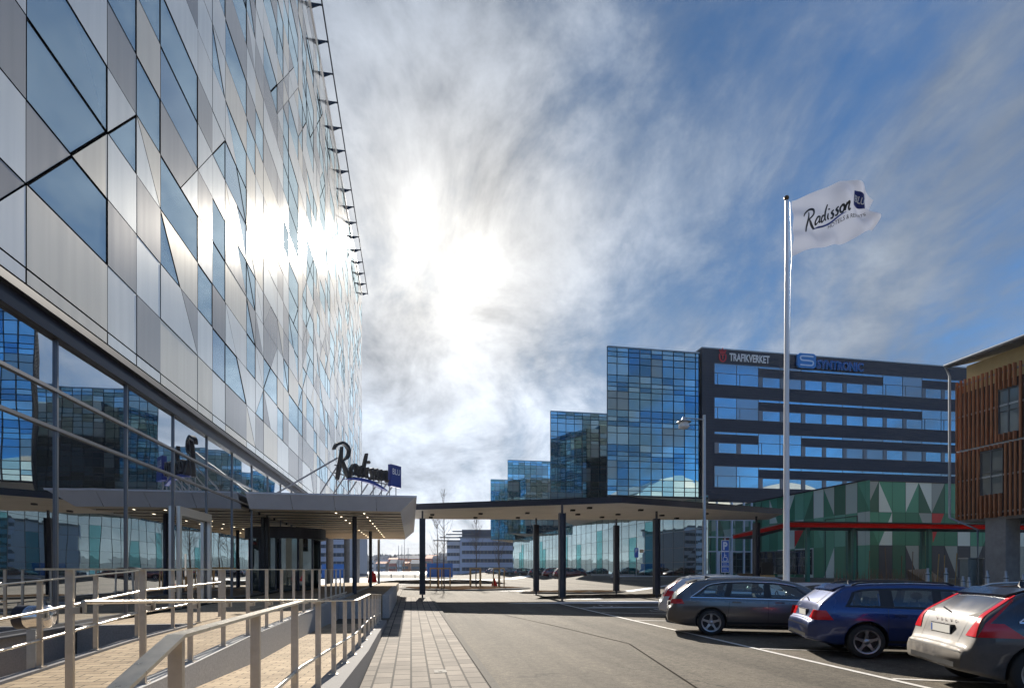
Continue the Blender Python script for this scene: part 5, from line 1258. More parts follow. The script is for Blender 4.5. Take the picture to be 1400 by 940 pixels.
CARG = 'cars parked in the angled bays'
def build_car(name, label, shape, paint, style, loc, heading, sp=5, group=CARG):
    """local x forward from the rear bumper, right side at -y; loc = ground point below the rear right wheel"""
    s = shape; root = bpy.data.objects.new(name, None); col.objects.link(root); root.empty_display_size = .2; tag(root, label, 'car', group)
    xr, xf = s.wb; rw = s.wr; ar = rw+.045
    body = s.body(0).build('body', [paint, M['black']], root)
    # wheel arches cut out of the body
    cut = MB()
    for x_ in (xr, xf):
        for sg_ in (-1, 1):
            y0, y1 = (s.W-.26, s.W+.2); y0, y1 = (min(sg_*y0, sg_*y1), max(sg_*y0, sg_*y1)); n = 40
            V = [(x_+ar*math.cos(2*math.pi*k_/n), y, rw+.015+ar*math.sin(2*math.pi*k_/n)) for y in (y0, y1) for k_ in range(n)]
            cut.add(V, [(k_, (k_+1) % n, n+(k_+1) % n, n+k_) for k_ in range(n)]+[tuple(reversed(range(n))), tuple(range(n, 2*n))], 1)
    co = cut.build('cutter', [paint, M['black']])
    for ob_ in (body, co):
        bm = bmesh.new(); bm.from_mesh(ob_.data); bmesh.ops.recalc_face_normals(bm, faces=bm.faces); bm.to_mesh(ob_.data); bm.free()
    md = body.modifiers.new('b', 'BOOLEAN'); md.operation = 'DIFFERENCE'; md.object = co; md.solver = 'EXACT'
    dg = bpy.context.evaluated_depsgraph_get(); dg.update(); me = bpy.data.meshes.new_from_object(body.evaluated_get(dg)); body.modifiers.clear(); body.data = me; bpy.data.objects.remove(co)
    for p in me.polygons: p.use_smooth = p.material_index == 0
    gtop = lambda x: min(lerpc(style['wtop'], x), s.zt(x)-.095)-.018
    gbot = lambda x: lerpc(s.beltc, x)+.030
    def in_glass(x, z, grow=0.0):
        z0_, z1_ = gbot(x)-grow, gtop(x)+grow
        if not (z0_ < z < z1_): return False
        v = (z-gbot(x))/max(.01, gtop(x)-gbot(x))
        for a, b in style['glass']:
            if a[0]+(a[1]-a[0])*v-grow < x < b[0]+(b[1]-b[0])*v+grow: return True
        return False
    w0s, w1s = style['windscreen']
    bm = bmesh.new(); bm.from_mesh(me); kill = []
    for f in bm.faces:
        c = f.calc_center_median(); n_ = f.normal
        if abs(n_.y) > .5 and all(in_glass(v.co.x, v.co.z, -.004) for v in f.verts): kill.append(f)
        elif w0s+.06 < c.x < w1s-.06 and n_.z > .2 and abs(c.y) < s.side(c.x, s.zt(c.x)-.075)-.17 and c.z > .9: kill.append(f)
    bmesh.ops.delete(bm, geom=kill, context='FACES'); bm.to_mesh(me); bm.free()
    t, q = wheel_mesh(rw, .22, sp, rw*.70)
    # wheels
    wt = wr_ = None
    for x_ in (xr, xf):
        for sg_ in (-1, 1):
            if wt is None: wt = t.build('tyre', M['tyre']); wr_ = q.build('rim', [M['rim'], M['black']]); wtm, wrm = wt.data, wr_.data; bpy.data.objects.remove(wt); bpy.data.objects.remove(wr_); wt = 1
            wo = bpy.data.objects.new('wheel', wtm); col.objects.link(wo); wo.parent = root; wo.location = (x_, sg_*(s.W-.125), rw); wo.rotation_euler = (0, 0, 0 if sg_ < 0 else math.pi)
            ro = bpy.data.objects.new('rim', wrm); col.objects.link(ro); ro.parent = wo
    top_w = style['wtop']; bl = lambda x: lerpc(s.beltc, x)+.012
    for sg_ in (-1, 1):
        mb = MB(); e0, e1 = style['dlo']; s.sidepatch(mb, e0, e1, bl, lambda x: min(lerpc(top_w, x), s.zt(x)-.095), .003, 110, 22, sg_)
        keep = [k_ for k_, f_ in enumerate(mb.f) if not all(in_glass(mb.v[i_][0], mb.v[i_][2], -.006) for i_ in f_)]
        mb.f = [mb.f[k_] for k_ in keep]; mb.m = [mb.m[k_] for k_ in keep]; mb.s = [mb.s[k_] for k_ in keep]; mb.build('window_surround', M['black'], root)
        for (a, b) in style['glass']:
            mb = MB(); s.sidepatch(mb, a, b, lambda x: bl(x)+.018, lambda x: min(lerpc(top_w, x), s.zt(x)-.095)-.018, .008, 26, 14, sg_)
            for k_ in range(len(mb.f)):
                iu, iv = k_ % 26, k_ // 26
                if iu in (0, 25) or iv in (0, 13) : mb.m[k_] = 1
            mb.build('side_window', [M['seeglass'], M['black']], root)
        if style.get('chrome'):
            mb = MB(); s.sidepatch(mb, (e0[0], e0[0]), (e1[0], e1[0]), lambda x: bl(x)-.012, lambda x: bl(x)+.010, .010, 30, 1, sg_); 
            pth = []
            for k_ in range(31):
                x = e0[1]+(e1[1]-e0[1])*k_/30; z = min(lerpc(top_w, x), s.zt(x)-.095); pth.append((x, sg_*(s.side(x, z)+.008), z))
            mb.tube(pth, .011, 6, cap=False); za = bl(e0[0])
            # rear closing curve of the trim
            cur = [(e0[0]+(e0[1]-e0[0])*t_, sg_*(s.side(e0[0]+(e0[1]-e0[0])*t_, za+(pth[0][2]-za)*t_)+.008), za+(pth[0][2]-za)*t_) for t_ in (0, .33, .66, 1)]
            mb.tube(cur, .011, 6, cap=False); mb.build('chrome_trim', M['chrome'], root)
        # shut lines and handles
        mb = MB()
        for (xa, xb) in style['doors']: s.sidepatch(mb, (xa, xb), (xa+.008, xb+.008), s.b+.10, bl, .0015, 1, 14, sg_)
        s.sidepatch(mb, (style['doors'][0][0], style['doors'][0][0]), (style['doors'][-1][0], style['doors'][-1][0]), s.b+.10, s.b+.109, .0015, 20, 1, sg_)
        mb.build('shut_line', M['black'], root)
        for x_ in style['handles']:
            mb = MB(); z_ = style.get('hz', .86); y_ = s.side(x_, z_)+.022; mb.bar((x_-.10, sg_*y_, z_), (x_+.10, sg_*y_, z_-.004), .022, .028); mb.bar((x_-.09, sg_*(y_-.02), z_), (x_-.075, sg_*(y_), z_), .02, .03, up=(1,0,0)); mb.build('door_handle', paint, root)
        mb = MB(); x_, z_ = style['mirror']; y_ = s.side(x_, z_); 
        mb.tube([(x_+.10, sg_*(y_-.02), z_-.02), (x_+.04, sg_*(y_+.07), z_+.0)], .03, 8); mb.lathe([(0, -.11), (.05, -.10), (.075, -.04), (.078, .03), (.05, .10), (0, .115)], (x_+.02, sg_*(y_+.14), z_+.045), 14, 0, 'y'); mb.build('wing_mirror', M['black'] if style.get('bmirror') else paint, root)
        mb = MB(); pth = [(x, sg_*(s.hw(x, s.zt(x)-.012)), s.zt(x)+.022) for x in [style['rail'][0]+(style['rail'][1]-style['rail'][0])*k_/14 for k_ in range(15)]]
        pth[0] = (pth[0][0], pth[0][1], pth[0][2]-.03); pth[-1] = (pth[-1][0], pth[-1][1], pth[-1][2]-.03)
        mb.tube(pth, .016, 8); mb.build('roof_rail', M['galv'] if style.get('silverrail') else M['black'], root)
        # rubbing strip under the sill
        mb = MB(); s.sidepatch(mb, (xr+ar, xr+ar), (xf-ar, xf-ar), s.b+.07, s.b+.12, .004, 12, 1, sg_); mb.build('sill_strip', M['black'], root)
        for spec in style['tails']:
            mb = MB()
            if spec[0] == 'side': s.sidepatch(mb, spec[1], spec[2], spec[3], spec[4], .010, 10, 6, sg_)
            else: 
                a, b = spec[1], spec[2]
                if sg_ > 0: s.rearpatch(mb, a, b, spec[3], spec[4], .010)
                else: s.rearpatch(mb, (-b[0], -b[1]), (-a[0], -a[1]), spec[3], spec[4], .010)
            mb.build('tail_lamp', M['tail_clear'] if len(spec) > 5 else M['tail'], root)
    # rear screen, plate, bumper insert
    y0, y1, za, zb2 = style['screen']
    mb = MB(); s.rearpatch(mb, (-y0-.03, -y1-.03), (y0+.03, y1+.03), za-.02, zb2+.015, .004, 16, 10); mb.build('screen_surround', M['black'], root)
    mb = MB(); s.rearpatch(mb, (-y0, -y1), (y0, y1), za, zb2, .009, 16, 10); mb.build('rear_window', style.get('rearglass', M['cardirtglass']), root)
    pz = style['plate']
    mb = MB(); xx = min(s.xrear(0, pz-.05), s.xrear(0, pz+.05))-.016; mb.box(xx-.006, xx, -.26, .26, pz-.055, pz+.055, 0)
    pl = mb.build('number_plate', M['plate'], root); mb = MB(); mb.box(xx+.001, xx+.05, -.275, .275, pz-.068, pz+.068); mb.build('plate_frame', M['black'], pl)
    mb = MB(); mb.box(xx-.008, xx-.0062, .225, .255, pz-.05, pz+.05); mb.build('plate_band', M['sign_blue'], pl)
    mb = MB(); s.rearpatch(mb, (-.62, -.62), (.62, .62), s.zb(0)+.03, s.zb(0)+.10, .006, 12, 2); mb.build('bumper_insert', M['black'], root)
    mb = MB(); s.rearpatch(mb, (-s.W*.78, -s.W*.78), (s.W*.78, s.W*.78), .585, .60, .006, 14, 1); s.rearpatch(mb, (-.50, -.54), (-.492, -.532), .60, za, .005, 1, 8); s.rearpatch(mb, (.492, .532), (.50, .54), .60, za, .005, 1, 8); mb.build('tailgate_gap', M['black'], root)
    # roof spoiler lip
    sx_ = [p[0] for p in s.topc if p[1] > s.H-.12][0]; zz_ = s.zt(sx_); hwid = s.hw(sx_+.05, s.zt(sx_+.05)-.03)*.93
    mb = MB(); V = [(sx_-.11, -hwid*.92, zz_-.045), (sx_-.11, hwid*.92, zz_-.045), (sx_+.12, hwid, s.zt(sx_+.12)+.016), (sx_+.12, -hwid, s.zt(sx_+.12)+.016), (sx_-.115, -hwid*.92, zz_-.02), (sx_-.115, hwid*.92, zz_-.02), (sx_+.12, hwid, s.zt(sx_+.12)+.024), (sx_+.12, -hwid, s.zt(sx_+.12)+.024)]
    mb.add(V, [(3,2,1,0),(4,5,6,7),(0,1,5,4),(1,2,6,5),(2,3,7,6),(3,0,4,7)]); mb.build('spoiler', paint, root)
    for (cx0, cyy0, zb5, wd5, nm5) in ((2.25, -.37, .42, .25, 'seat'), (2.25, .37, .42, .25, 'seat'), (1.35, 0, .42, .62, 'rear_seat')):
        mb = MB(); hgt = .60 if nm5 == 'seat' else .50
        mb.add([(cx0+.30, cyy0-wd5, zb5), (cx0+.30, cyy0+wd5, zb5), (cx0+.16, cyy0+wd5, zb5), (cx0+.16, cyy0-wd5, zb5), (cx0+.12, cyy0-wd5*.85, zb5+hgt), (cx0+.12, cyy0+wd5*.85, zb5+hgt), (cx0+.02, cyy0+wd5*.85, zb5+hgt), (cx0+.02, cyy0-wd5*.85, zb5+hgt)],
               [(0,1,2,3),(7,6,5,4),(0,4,5,1),(1,5,6,2),(2,6,7,3),(3,7,4,0)])
        mb.box(cx0+.16, cx0+.66, cyy0-wd5, cyy0+wd5, zb5-.12, zb5+.02)
        for hy in ((0,) if nm5 == 'seat' else (-.40, 0, .40)):
            mb.lathe([(0, -.12), (.07, -.10), (.085, 0), (.07, .10), (0, .12)], (cx0+.05, cyy0+hy, zb5+hgt+.12), 12, 0, 'y'); mb.bar((cx0+.06, cyy0+hy, zb5+hgt-.02), (cx0+.06, cyy0+hy, zb5+hgt+.06), .03)
        mb.build(nm5, M['fabric'], root)
    mb = MB(); mb.box(2.95, 3.45, -.66, .66, .70, .90); mb.box(.40, 1.35, -.62, .62, .86, .88); mb.tube([(2.85, .37+.18*math.cos(a_*math.pi/8), .93+.17*math.sin(a_*math.pi/8)) for a_ in range(17)], .014, 6); mb.build('dashboard', M['fabric'], root)
    # dark underbody so light does not pass under the sills
    mb = MB(); mb.box(xr-.2, xf+.2, -s.W*.72, s.W*.72, .17, s.b+.02); mb.build('underbody', M['black'], root)
    # wiper and antenna
    mb = MB(); zw = za+.02; mb.bar((s.xrear(.0, zw)-.03, 0, zw), (s.xrear(.3, zw+.05)-.035, .33, zw+.05), .016); mb.build('rear_wiper', M['black'], root)
    ax = sx_+.35; mb = MB(); V = [(ax, -.02, s.zt(ax)+.015), (ax, .02, s.zt(ax)+.015), (ax+.02, 0, s.zt(ax)+.085), (ax+.20, 0, s.zt(ax+.2)+.018), (ax+.08, -.028, s.zt(ax)+.015), (ax+.08, .028, s.zt(ax)+.015)]
    mb.add(V, [(0,2,1),(0,4,2),(1,2,5),(4,3,2),(5,2,3)]); mb.build('antenna', M['black'], root)
    # the windscreen
    fr = [p for p in s.topc if p[0] > s.L*.5]; wsx0, wsx1 = style['windscreen']; mb = MB(); V = []; nu, nv = 10, 8
    for j in range(nv+1):
        x = wsx0+(wsx1-wsx0)*j/nv; z = s.zt(x); yy2 = (s.side(x, z-.075)-.09)
        for i in range(nu+1): t_ = -1+2*i/nu; V.append((x+.004, yy2*t_, z+.010+.018*(1-t_*t_)))
    mb.add(V, [(j*(nu+1)+i, (j+1)*(nu+1)+i, (j+1)*(nu+1)+i+1, j*(nu+1)+i+1) for j in range(nv) for i in range(nu)], 0, True); mb.build('windscreen', M['seeglass'], root)
    mb = MB()
    for sg_ in (-1, 1): mb.lathe([(0, -.09), (.08, -.06), (.10, 0), (.08, .06), (0, .09)], (s.L-.16, sg_*s.W*.66, .64), 12, 0, 'x')
    for i_ in (0,): mb.build('headlight', M['tail_clear'], root)
    # place: rear right wheel contact at loc
    hd_ = heading; c_, s_ = math.cos(hd_), math.sin(hd_); ly = -(s.W-.11)
    root.rotation_euler = (0, 0, hd_); root.location = (loc[0]-(xr*c_-ly*s_), loc[1]-(xr*s_+ly*c_), 0.003)
    return root

audi = CarShape(4.93, 1.86, [(0, .62), (.02, .70), (.09, .74), (.12, .80), (.18, 1.0), (.24, 1.06), (.62, 1.36), (.75, 1.405), (1.2, 1.445), (1.9, 1.462), (2.6, 1.44), (3.0, 1.375), (3.75, 1.02), (4.0, .965), (4.5, .85), (4.8, .70), (4.93, .52)],
                [(0, .93), (.5, .955), (1.0, .955), (3.9, .905), (4.93, .7)], .66, (1.05, 3.96), .335)
st_audi = dict(wtop=[(.5, 1.02), (.75, 1.17), (1.05, 1.30), (1.5, 1.372), (2.1, 1.39), (2.6, 1.365), (3.0, 1.29), (3.75, .95)], dlo=((.55, .95), (3.72, 3.05)),
  glass=[((.64, .98), (1.38, 1.50)), ((1.47, 1.57), (2.33, 2.36)), ((2.43, 2.44), (3.55, 3.00))], chrome=True, doors=[(1.42, 1.5), (2.38, 2.4), (3.42, 3.40)], handles=[1.66, 2.66], mirror=(3.25, .95), rail=(.95, 2.75), silverrail=True,
  tails=[('side', (.05, .10), (.40, .34), .80, .92), ('rear', (.58, .56), (.80, .78), .80, .92)], screen=(.60, .50, 1.06, 1.30), plate=.76, windscreen=(3.08, 3.72), rearglass=M['cardirtglass'])
bmw = CarShape(4.53, 1.82, [(0, .60), (.02, .68), (.10, .72), (.13, .80), (.18, .98), (.24, 1.04), (.58, 1.32), (.68, 1.37), (1.1, 1.41), (1.8, 1.425), (2.4, 1.405), (2.8, 1.34), (3.45, 1.01), (3.6, .97), (4.15, .87), (4.42, .72), (4.53, .55)],
               [(0, .93), (.5, .96), (1.0, .95), (3.5, .90), (4.53, .7)], .68, (.98, 3.74), .325)
st_bmw = dict(wtop=[(.45, 1.05), (.7, 1.22), (.95, 1.30), (1.4, 1.34), (2.0, 1.352), (2.5, 1.315), (2.85, 1.22), (3.4, .96)], dlo=((.62, .78), (3.42, 2.88)),
  glass=[((.68, .82), (1.24, 1.26)), ((1.42, 1.42), (2.10, 2.14)), ((2.20, 2.22), (3.28, 2.84))], chrome=False, doors=[(1.32, 1.34), (2.15, 2.17), (3.12, 3.10)], handles=[1.55, 2.40], hz=.83, mirror=(2.98, .95), rail=(.8, 2.5),
  tails=[('side', (.05, .10), (.42, .30), .72, .90), ('rear', (.50, .56), (.80, .78), .74, .90)], screen=(.60, .50, 1.03, 1.27), plate=.82, windscreen=(2.86, 3.42))
volvo = CarShape(4.63, 1.88, [(0, .56), (.02, .62), (.10, .66), (.13, .76), (.20, .98), (.26, 1.06), (.72, 1.37), (.85, 1.41), (1.2, 1.45), (1.9, 1.475), (2.5, 1.455), (2.9, 1.39), (3.6, 1.04), (3.8, .98), (4.3, .87), (4.52, .72), (4.63, .55)],
                 [(0, .95), (.5, .99), (1.0, .985), (3.6, .92), (4.63, .7)], .66, (.84, 3.62), .345)
st_volvo = dict(wtop=[(.55, 1.04), (.80, 1.16), (1.0, 1.26), (1.4, 1.34), (2.0, 1.385), (2.5, 1.36), (2.95, 1.26), (3.5, .97)], dlo=((.60, .86), (3.52, 3.0)),
  glass=[((.66, .90), (1.30, 1.36)), ((1.40, 1.44), (2.15, 2.20)), ((2.25, 2.28), (3.40, 2.92))], chrome=True, doors=[(1.36, 1.40), (2.21, 2.23), (3.2, 3.18)], handles=[1.6, 2.5], mirror=(3.05, .98), rail=(.95, 2.6), silverrail=True,
  tails=[('side', (.15, .25), (.66, .44), .80, .98), ('side', (.25, .60), (.30, .63), .98, 1.30), ('rear', (.62, .70), (.84, .80), .80, .98), ('rear', (.70, .585), (.80, .665), .98, 1.34)], screen=(.66, .52, 1.05, 1.31), plate=.84, windscreen=(2.98, 3.58))
P_grey = car_paint('brown grey paint', (.125,.112,.103), .25, .6); P_blue = car_paint('deep blue paint', (.004,.028,.14), .12, .45)
P_dark = car_paint('dark navy paint', (.006,.010,.025), .75, .4); P_white = car_paint('white silver paint', (.55,.56,.58), .2, .2)
car1 = build_car('estate_car', 'brown grey estate car, left of the three nearest parked cars, five spoke wheels', audi, P_grey, st_audi, (7.53, 13.06), -CA, 5)
car2 = build_car('estate_car', 'bright blue estate car parked between the grey one and the dirty dark one', bmw, P_blue, st_bmw, (8.42, 9.12), -CA, 5)
car3 = build_car('estate_car', 'dark blue estate car with mud stained tailgate, nearest at the right edge', volvo, P_dark, st_volvo, (7.86, 5.76), -CA, 6)
car4 = build_car('estate_car', 'pale silver estate car mostly hidden behind the brown grey one', volvo, P_white, st_volvo, (8.85, 16.9), -CA, 5)
for c_, z_ in ((car3, .955),):
    mb = MB(); fx = volvo.xrear(0, z_)-.014
    for i, ch in enumerate('VOLVO'):
        y_ = .26-.13*i; place_text(mb, ch, lambda u, v, w: (volvo.xrear(y_, z_)-.016, y_-u, z_-.02+v), .055, height=.045, bold=.02)
    mb.build('badge_lettering', M['chrome'], c_)
# distant cars in a row before the podium
km = kidmap()
cols_far = [('maroon', (.10,.012,.015)), ('dark red van-like', (.16,.02,.02)), ('black', (.01,.01,.012)), ('dark brown', (.05,.03,.025)), ('charcoal', (.03,.03,.035)), ('white', (.55,.55,.56)), ('silver', (.35,.36,.38)), ('navy', (.01,.02,.07))]
lab = ['dark maroon parked car nearest in the distant row before the podium', 'dark red parked car second nearest in the distant row', 'black parked car third in the distant row', 'dark brown parked car fourth in the distant row',
       'charcoal parked car fifth in the distant row', 'white parked car sixth in the distant row, behind the stakes', 'silver parked car seventh in the distant row', 'navy parked car at the far end of the distant row']
for i, d_ in enumerate((74, 80, 90, 102, 113, 121, 133, 142)):
    src = (car2, car1, car3)[i % 3]; o = copy_tree(src, km); x_ = 18.6; w_ = (d_-x_*sy_)/.984
    o.location = (x_, w_, g(x_, w_)+.003); o.rotation_euler = (0, 0, R(-6)); o['label'] = lab[i]; o['group'] = 'distant cars parked before the podium'; o.name = 'parked_car'
    pm_ = car_paint('far paint %d' % i, cols_far[i][1], .15, .3)
    for ch in [c for c in bpy.data.objects if c.parent == o]:
        if ch.data and ch.data.materials and ch.data.materials[0] in (P_grey, P_blue, P_dark):
            ch.material_slots[0].link = 'OBJECT'; ch.material_slots[0].material = pm_
        if ch.name.startswith('badge'): bpy.data.objects.remove(ch)

# ------------------------------------------------------------------ far background
def banded(name, label, cat, px0, px1, d_, pytop, storeys, wallm, bandm, roof=None, group=None, dep=14, nw=8, z0_=0.0, yaw=0.0):
    a, b = at(px0, d_), at(px1, d_); ax = Vector((b[0]-a[0], b[1]-a[1], 0)); L_ = ax.length; ax /= L_; nv = Vector((-ax.y, ax.x, 0)); H = zat(pytop, d_)
    t = thing(name, label, cat, (a[0]+ax.x*L_/2, a[1]+ax.y*L_/2, z0_), group=group)
    P = lambda u, w, z: (a[0]+ax.x*u+nv.x*w, a[1]+ax.y*u+nv.y*w, z)
    def bx(mb, u0, u1, w0_, w1_, za, zb2, m=0):
        V = [P(u, w, z) for z in (za, zb2) for (u, w) in ((u0, w0_), (u1, w0_), (u1, w1_), (u0, w1_))]
        mb.add(V, [(3,2,1,0),(4,5,6,7),(0,1,5,4),(1,2,6,5),(2,3,7,6),(3,0,4,7)], m)
    mb = MB(); bx(mb, 0, L_, 0, dep, z0_, H); mb.build('wall', wallm, t)
    if storeys:
        hs = (H-z0_)/(storeys+.35)
        for s_ in range(storeys):
            z_ = z0_+hs*(s_+.45)
            mb = MB()
            bx(mb, L_*.04, L_*.97, -.06, -.01, z_, z_+hs*.42, 0)
            for k_ in range(nw+1): u = L_*.04+(L_*.93)*k_/nw; bx(mb, u-.15, u+.15, -.10, -.061, z_, z_+hs*.42, 1)
            bx(mb, -.06, -.01, 1, dep-1, z_, z_+hs*.42, 0)
            mb.build('window_band', [bandm, M['mull']], t)
    mb = MB(); bx(mb, -.3, L_+.3, -.3, dep+.3, H+.02, H+.5) if roof is None else None
    if roof is not None:
        V = [P(-.5, -.5, H), P(L_+.5, -.5, H), P(L_+.5, dep+.5, H), P(-.5, dep+.5, H), P(-.5, dep/2, H+roof), P(L_+.5, dep/2, H+roof)]
        mb.add(V, [(0, 1, 5, 4), (2, 3, 4, 5), (1, 2, 5), (3, 0, 4), (3, 2, 1, 0)])
    mb.build('roof', M['roofgrey'] if roof is None or roof > 3 else M['rooforange'], t)
    return t, P, bx, L_, H
M['rooforange'] = mat('tile red roof', (.42,.13,.06), .8)
t, P, bx, L_, H = banded('office_block', 'pale blue white four storey office block beyond the parked cars', 'office building', 629, 703.5, 185, 735, 4, M['whiteb'], M['winb'], nw=14, dep=20)
mb = MB(); bx(mb, L_*.02, L_*.75, 3, 14, H+.5, H+3.0); mb.build('penthouse', M['winb'], t)
mb = MB()
for k_ in range(4): bx(mb, -9+k_*2.0, L_*.25, 1+k_, 2.5+k_, H-1+k_*1.1, H-.6+k_*1.1)
mb.build('sunshade_fins', M['mull'], t)
banded('office_block', 'rounded pale wing at the left end of the blue white office block', 'office building', 611, 628.5, 192, 740, 4, M['whiteb'], M['winb'], nw=4, dep=20)
banded('apartment_block', 'pale blue apartment block seen through the gap under the entrance canopy', 'apartment building', 436, 476, 120, 715, 6, M['whiteb'], M['winb'], nw=5, dep=16)
c0 = at(440, 100); c1 = at(474, 100)
mb = MB(); mb.prism([c0, c1, (c1[0], c1[1]+2.4), (c0[0], c0[1]+2.4)], .2, zat(770.5, 100)); tag(mb.build('blue_container', M['container']), 'long bright blue site container under the pale apartment block', 'container')
c0 = at(584, 105); c1 = at(619, 105)
mb = MB(); mb.prism([c0, c1, (c1[0], c1[1]+2.4), (c0[0], c0[1]+2.4)], .2, zat(769.5, 105))
for k_ in range(12):
    f = k_/12; mb.box(c0[0]+(c1[0]-c0[0])*f, c0[0]+(c1[0]-c0[0])*f+.08, c0[1]+(c1[1]-c0[1])*f-.06, c0[1]+(c1[1]-c0[1])*f-.01, .3, zat(770, 105))
tag(mb.build('blue_container', M['container']), 'bright blue container behind the wide yellow stake frame', 'container')
# quay rail
mb = MB(); a, b = at(486, 112), at(600, 112)
for z_ in (.75, .5): mb.bar((a[0], a[1], z_), (b[0], b[1], z_), .12, .16)
for k_ in range(8): x_ = a[0]+(b[0]-a[0])*k_/7; y_ = a[1]+(b[1]-a[1])*k_/7; mb.bar((x_, y_, 0), (x_, y_, .85), .18)
tag(mb.build('quay_rail', M['dark']), 'dark low rail along the quay beyond the snow', 'railing')
# harbour and opposite shore
mb = MB(); mb.quad((-700, 175, .03), (120, 175, .03), (120, 420, .03), (-700, 420, .03)); tag(mb.build('water', M['ice']), kind='structure')
def ridge(name, d_, px0, px1, pys, seed, m, wob=2):
    r = random.Random(seed); mb = MB(); n = 90; ph = [r.uniform(0, 6) for _ in range(4)]; front, topb, back = [], [], []
    for i in range(n+1):
        px = px0+(px1-px0)*i/n; py = lerpc(pys, px)+wob*(.5*math.sin(px*.05+ph[0])+.3*math.sin(px*.13+ph[1])+.25*math.sin(px*.37+ph[2]))+r.uniform(-.25, .25)
        a = at(px, d_); b = at(px, d_+60); c2 = at(px, d_+160); h = zat(py, d_+60)
        front.append((a[0], a[1], 0)); topb.append((b[0], b[1], h)); back.append((c2[0], c2[1], h*.9))
    V = front+topb+back; k_ = n+1
    mb.add(V, [(i, i+1, k_+i+1, k_+i) for i in range(n)]+[(k_+i, k_+i+1, 2*k_+i+1, 2*k_+i) for i in range(n)], 0, True); tag(mb.build(name, m), kind='structure')
ridge('hill', 640, -400, 900, [(-400, 758), (480, 764), (540, 759), (560, 757.5), (585, 758), (640, 762), (900, 760)], 3, M['hill'], 1.2)
r = random.Random(44)
hues = [('orange', (.55,.17,.05)), ('white', (.62,.64,.68)), ('grey blue', (.25,.30,.40)), ('red', (.38,.07,.05)), ('cream', (.50,.44,.34)), ('slate', (.14,.17,.22)), ('brown', (.22,.15,.11))]
shore = [(482, 496, 440, 766, 2, 'long slate shed at the left end of the far shore'), (497, 511, 470, 765, 1, 'white roofed warehouse on the far shore behind the canopy columns'), (512, 530, 520, 763.5, 1, 'long white building halfway up the far shore hill'),
         (531, 543, 500, 764, 3, 'red house above the orange sheds on the far shore'), (533, 541, 430, 769.5, 3, 'small red boat shed by the water on the far shore'), (542, 560, 540, 763, 0, 'long orange block on the far shore hillside'),
         (548, 558, 432, 769.5, 0, 'bright orange boat shed near the water'), (559, 573, 505, 763.4, 0, 'orange roofed building left of the first dark pillar'), (562, 573, 430, 770, 6, 'brown quay shed beside the first dark pillar'),
         (581, 590, 520, 763, 3, 'reddish house just right of the first dark pillar'), (592, 606, 500, 764.5, 5, 'slate grey house behind the young trees'), (600, 611, 540, 760, 6, 'brown gabled house high on the hill by the office block'),
         (514, 527, 432, 770, 2, 'grey blue shed by the water between the columns'), (486, 500, 425, 771, 2, 'low grey blue shed at the left of the harbour'), (543, 549, 428, 771, 1, 'small white kiosk shed by the harbour'), (583, 597, 540, 760.5, 4, 'cream house on the ridge right of the first dark pillar')]
for i, (a, b, d_, py, hi, l) in enumerate(shore):
    banded('house' if i % 2 else 'warehouse', l, 'building', a, b, d_, py, 2 if d_ > 450 else 1, mat('shore wall %d' % i, hues[hi][1], .8), M['winb'], roof=(r.uniform(1.2, 2.8) if i % 3 == 0 else r.uniform(3.1, 3.6)), group='buildings on the far shore', dep=12, nw=6)
for i, (px, py, d_) in enumerate(((549.5, 744, 420), (552.8, 736, 430), (545, 745, 415), (558, 748, 440), (503, 757, 420))):
    c = at(px, d_); mb = MB(); mb.tube([(c[0], c[1], .5), (c[0], c[1], zat(py, d_))], [.35, .15], 6); mb.build; o = mb.build('mast', M['mull']); tag(o, 'slender bare mast over the harbour, %s of five' % ['middle', 'tallest', 'second from left', 'rightmost', 'leftmost'][i], 'mast', 'boat masts in the harbour')
# leafless far woodland along the shore
mb = MB(); r = random.Random(9)
for k_ in range(900):
    px = r.uniform(478, 640); d_ = r.uniform(560, 690); c = at(px, d_); base = 5+9*(d_-560)/130*1.0; h = r.uniform(4, 8); w_ = r.uniform(2, 4.5)
    pts = []
    for q in range(7): a = 2*math.pi*q/7; pts.append((c[0]+w_*math.cos(a)*r.uniform(.6, 1.1), c[1]+w_*math.sin(a), base+h*r.uniform(.3, .6)))
    top = (c[0]+r.uniform(-1, 1), c[1], base+h); V = pts+[top, (c[0], c[1], base-3)]
    mb.add(V, [(q, (q+1) % 7, 7) for q in range(7)]+[((q+1) % 7, q, 8) for q in range(7)])
tag(mb.build('far_woodland', M['hill']), 'leafless blue grey woodland on the hill across the harbour', 'woodland', kind='stuff')

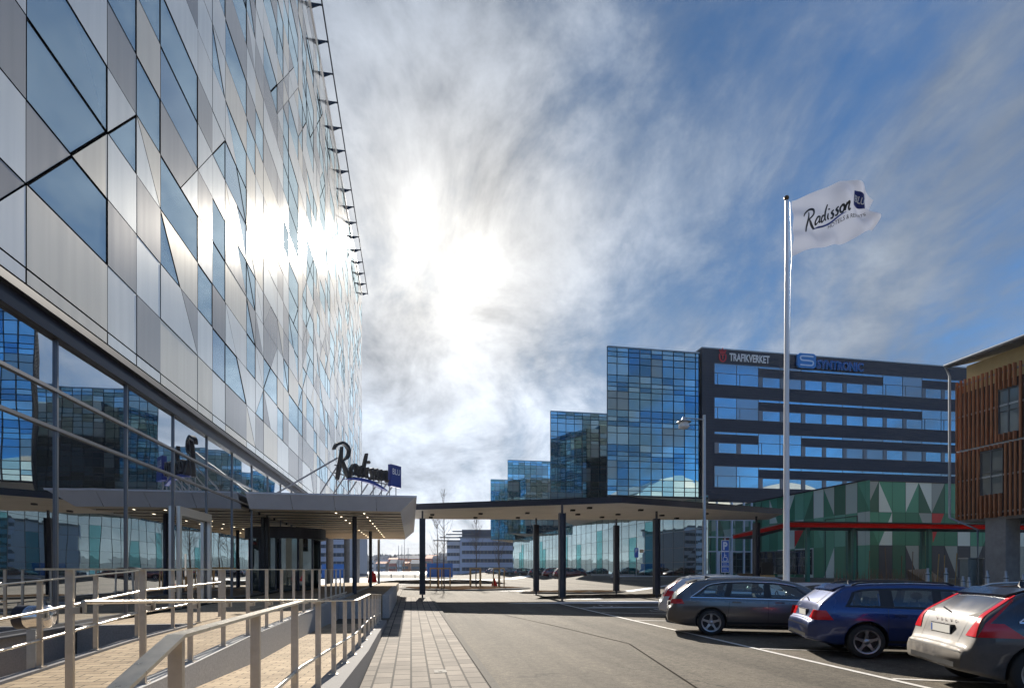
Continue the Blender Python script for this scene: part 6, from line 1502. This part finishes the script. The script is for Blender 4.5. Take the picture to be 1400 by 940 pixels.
# ------------------------------------------------------------------ thin spring haze over the harbour
mb = MB(); mb.box(-4200, 4200, -4200, 6300, -1.0, 42)
hz = mb.build('haze', []); hm = bpy.data.materials.new('haze'); hm.use_nodes = True; nt = hm.node_tree; nt.nodes.clear()
ho = nt.nodes.new('ShaderNodeOutputMaterial'); hv = nt.nodes.new('ShaderNodeVolumePrincipled'); hv.inputs['Color'].default_value = (.80, .88, 1.0, 1); hv.inputs['Density'].default_value = .00012; hv.inputs['Anisotropy'].default_value = .3
nt.links.new(hv.outputs[0], ho.inputs['Volume']); hz.data.materials.append(hm); tag(hz, 'thin pale blue haze over the harbour', 'haze', kind='stuff')

# ------------------------------------------------------------------ buildings behind the camera, seen only in the glass
M['beige_roof'] = mat('pale curved roof', (.62,.52,.47), .6, noise=(.2,.15))
for xa_, xb_, pk, lb_ in ((57, 83, 7.5, 'pale hall with a curved roof behind the camera, mirrored in the glass block'), (87, 118, 6.5, 'second pale curved roof hall behind the camera, mirrored in the lowest window row')):
    ar_ = thing('arched_hall', lb_, 'building', ((xa_+xb_)/2, -35, 0))
    mb = MB(); mb.box(xa_, xb_, -60, -30, 0, 19); mb.build('wall', M['wood_dark'], ar_)
    mb = MB(); n = 24; P1_ = [(xa_+(xb_-xa_)*i/n, 19+pk*math.sin(math.pi*i/n)**.8) for i in range(n+1)]
    mb.add([(p[0], -28, p[1]) for p in P1_]+[(p[0], -28, 18.6) for p in P1_], [(i, i+1, n+2+i, n+1+i) for i in range(n)], 0); mb.add([(p[0], -28, p[1]) for p in P1_]+[(p[0], -60, p[1]) for p in P1_], [(i, n+1+i, n+2+i, i+1) for i in range(n)], 0, True)
    mb.build('roof', M['beige_roof'], ar_)
for i, (x0, x1, y0, h, l) in enumerate(((-60, -8, -45, 12, 'dark brick block behind the camera on the left'), (6, 36, -70, 9, 'low dark block behind the camera'), (122, 160, -50, 12, 'dark block behind the camera on the far right'))):
    t = thing('warehouse', l+', mirrored in the glass', 'building', ((x0+x1)/2, y0-10, 0)); mb = MB(); mb.box(x0, x1, y0-20, y0, 0, h); mb.build('wall', M['wood_dark'], t)
    mb = MB()
    for k_ in range(8):
        f = x0+(x1-x0)*(k_+.3)/8; mb.box(f, f+(x1-x0)*.05, y0+.01, y0+.05, 2, h-3)
    mb.build('window_band', M['winb'], t)
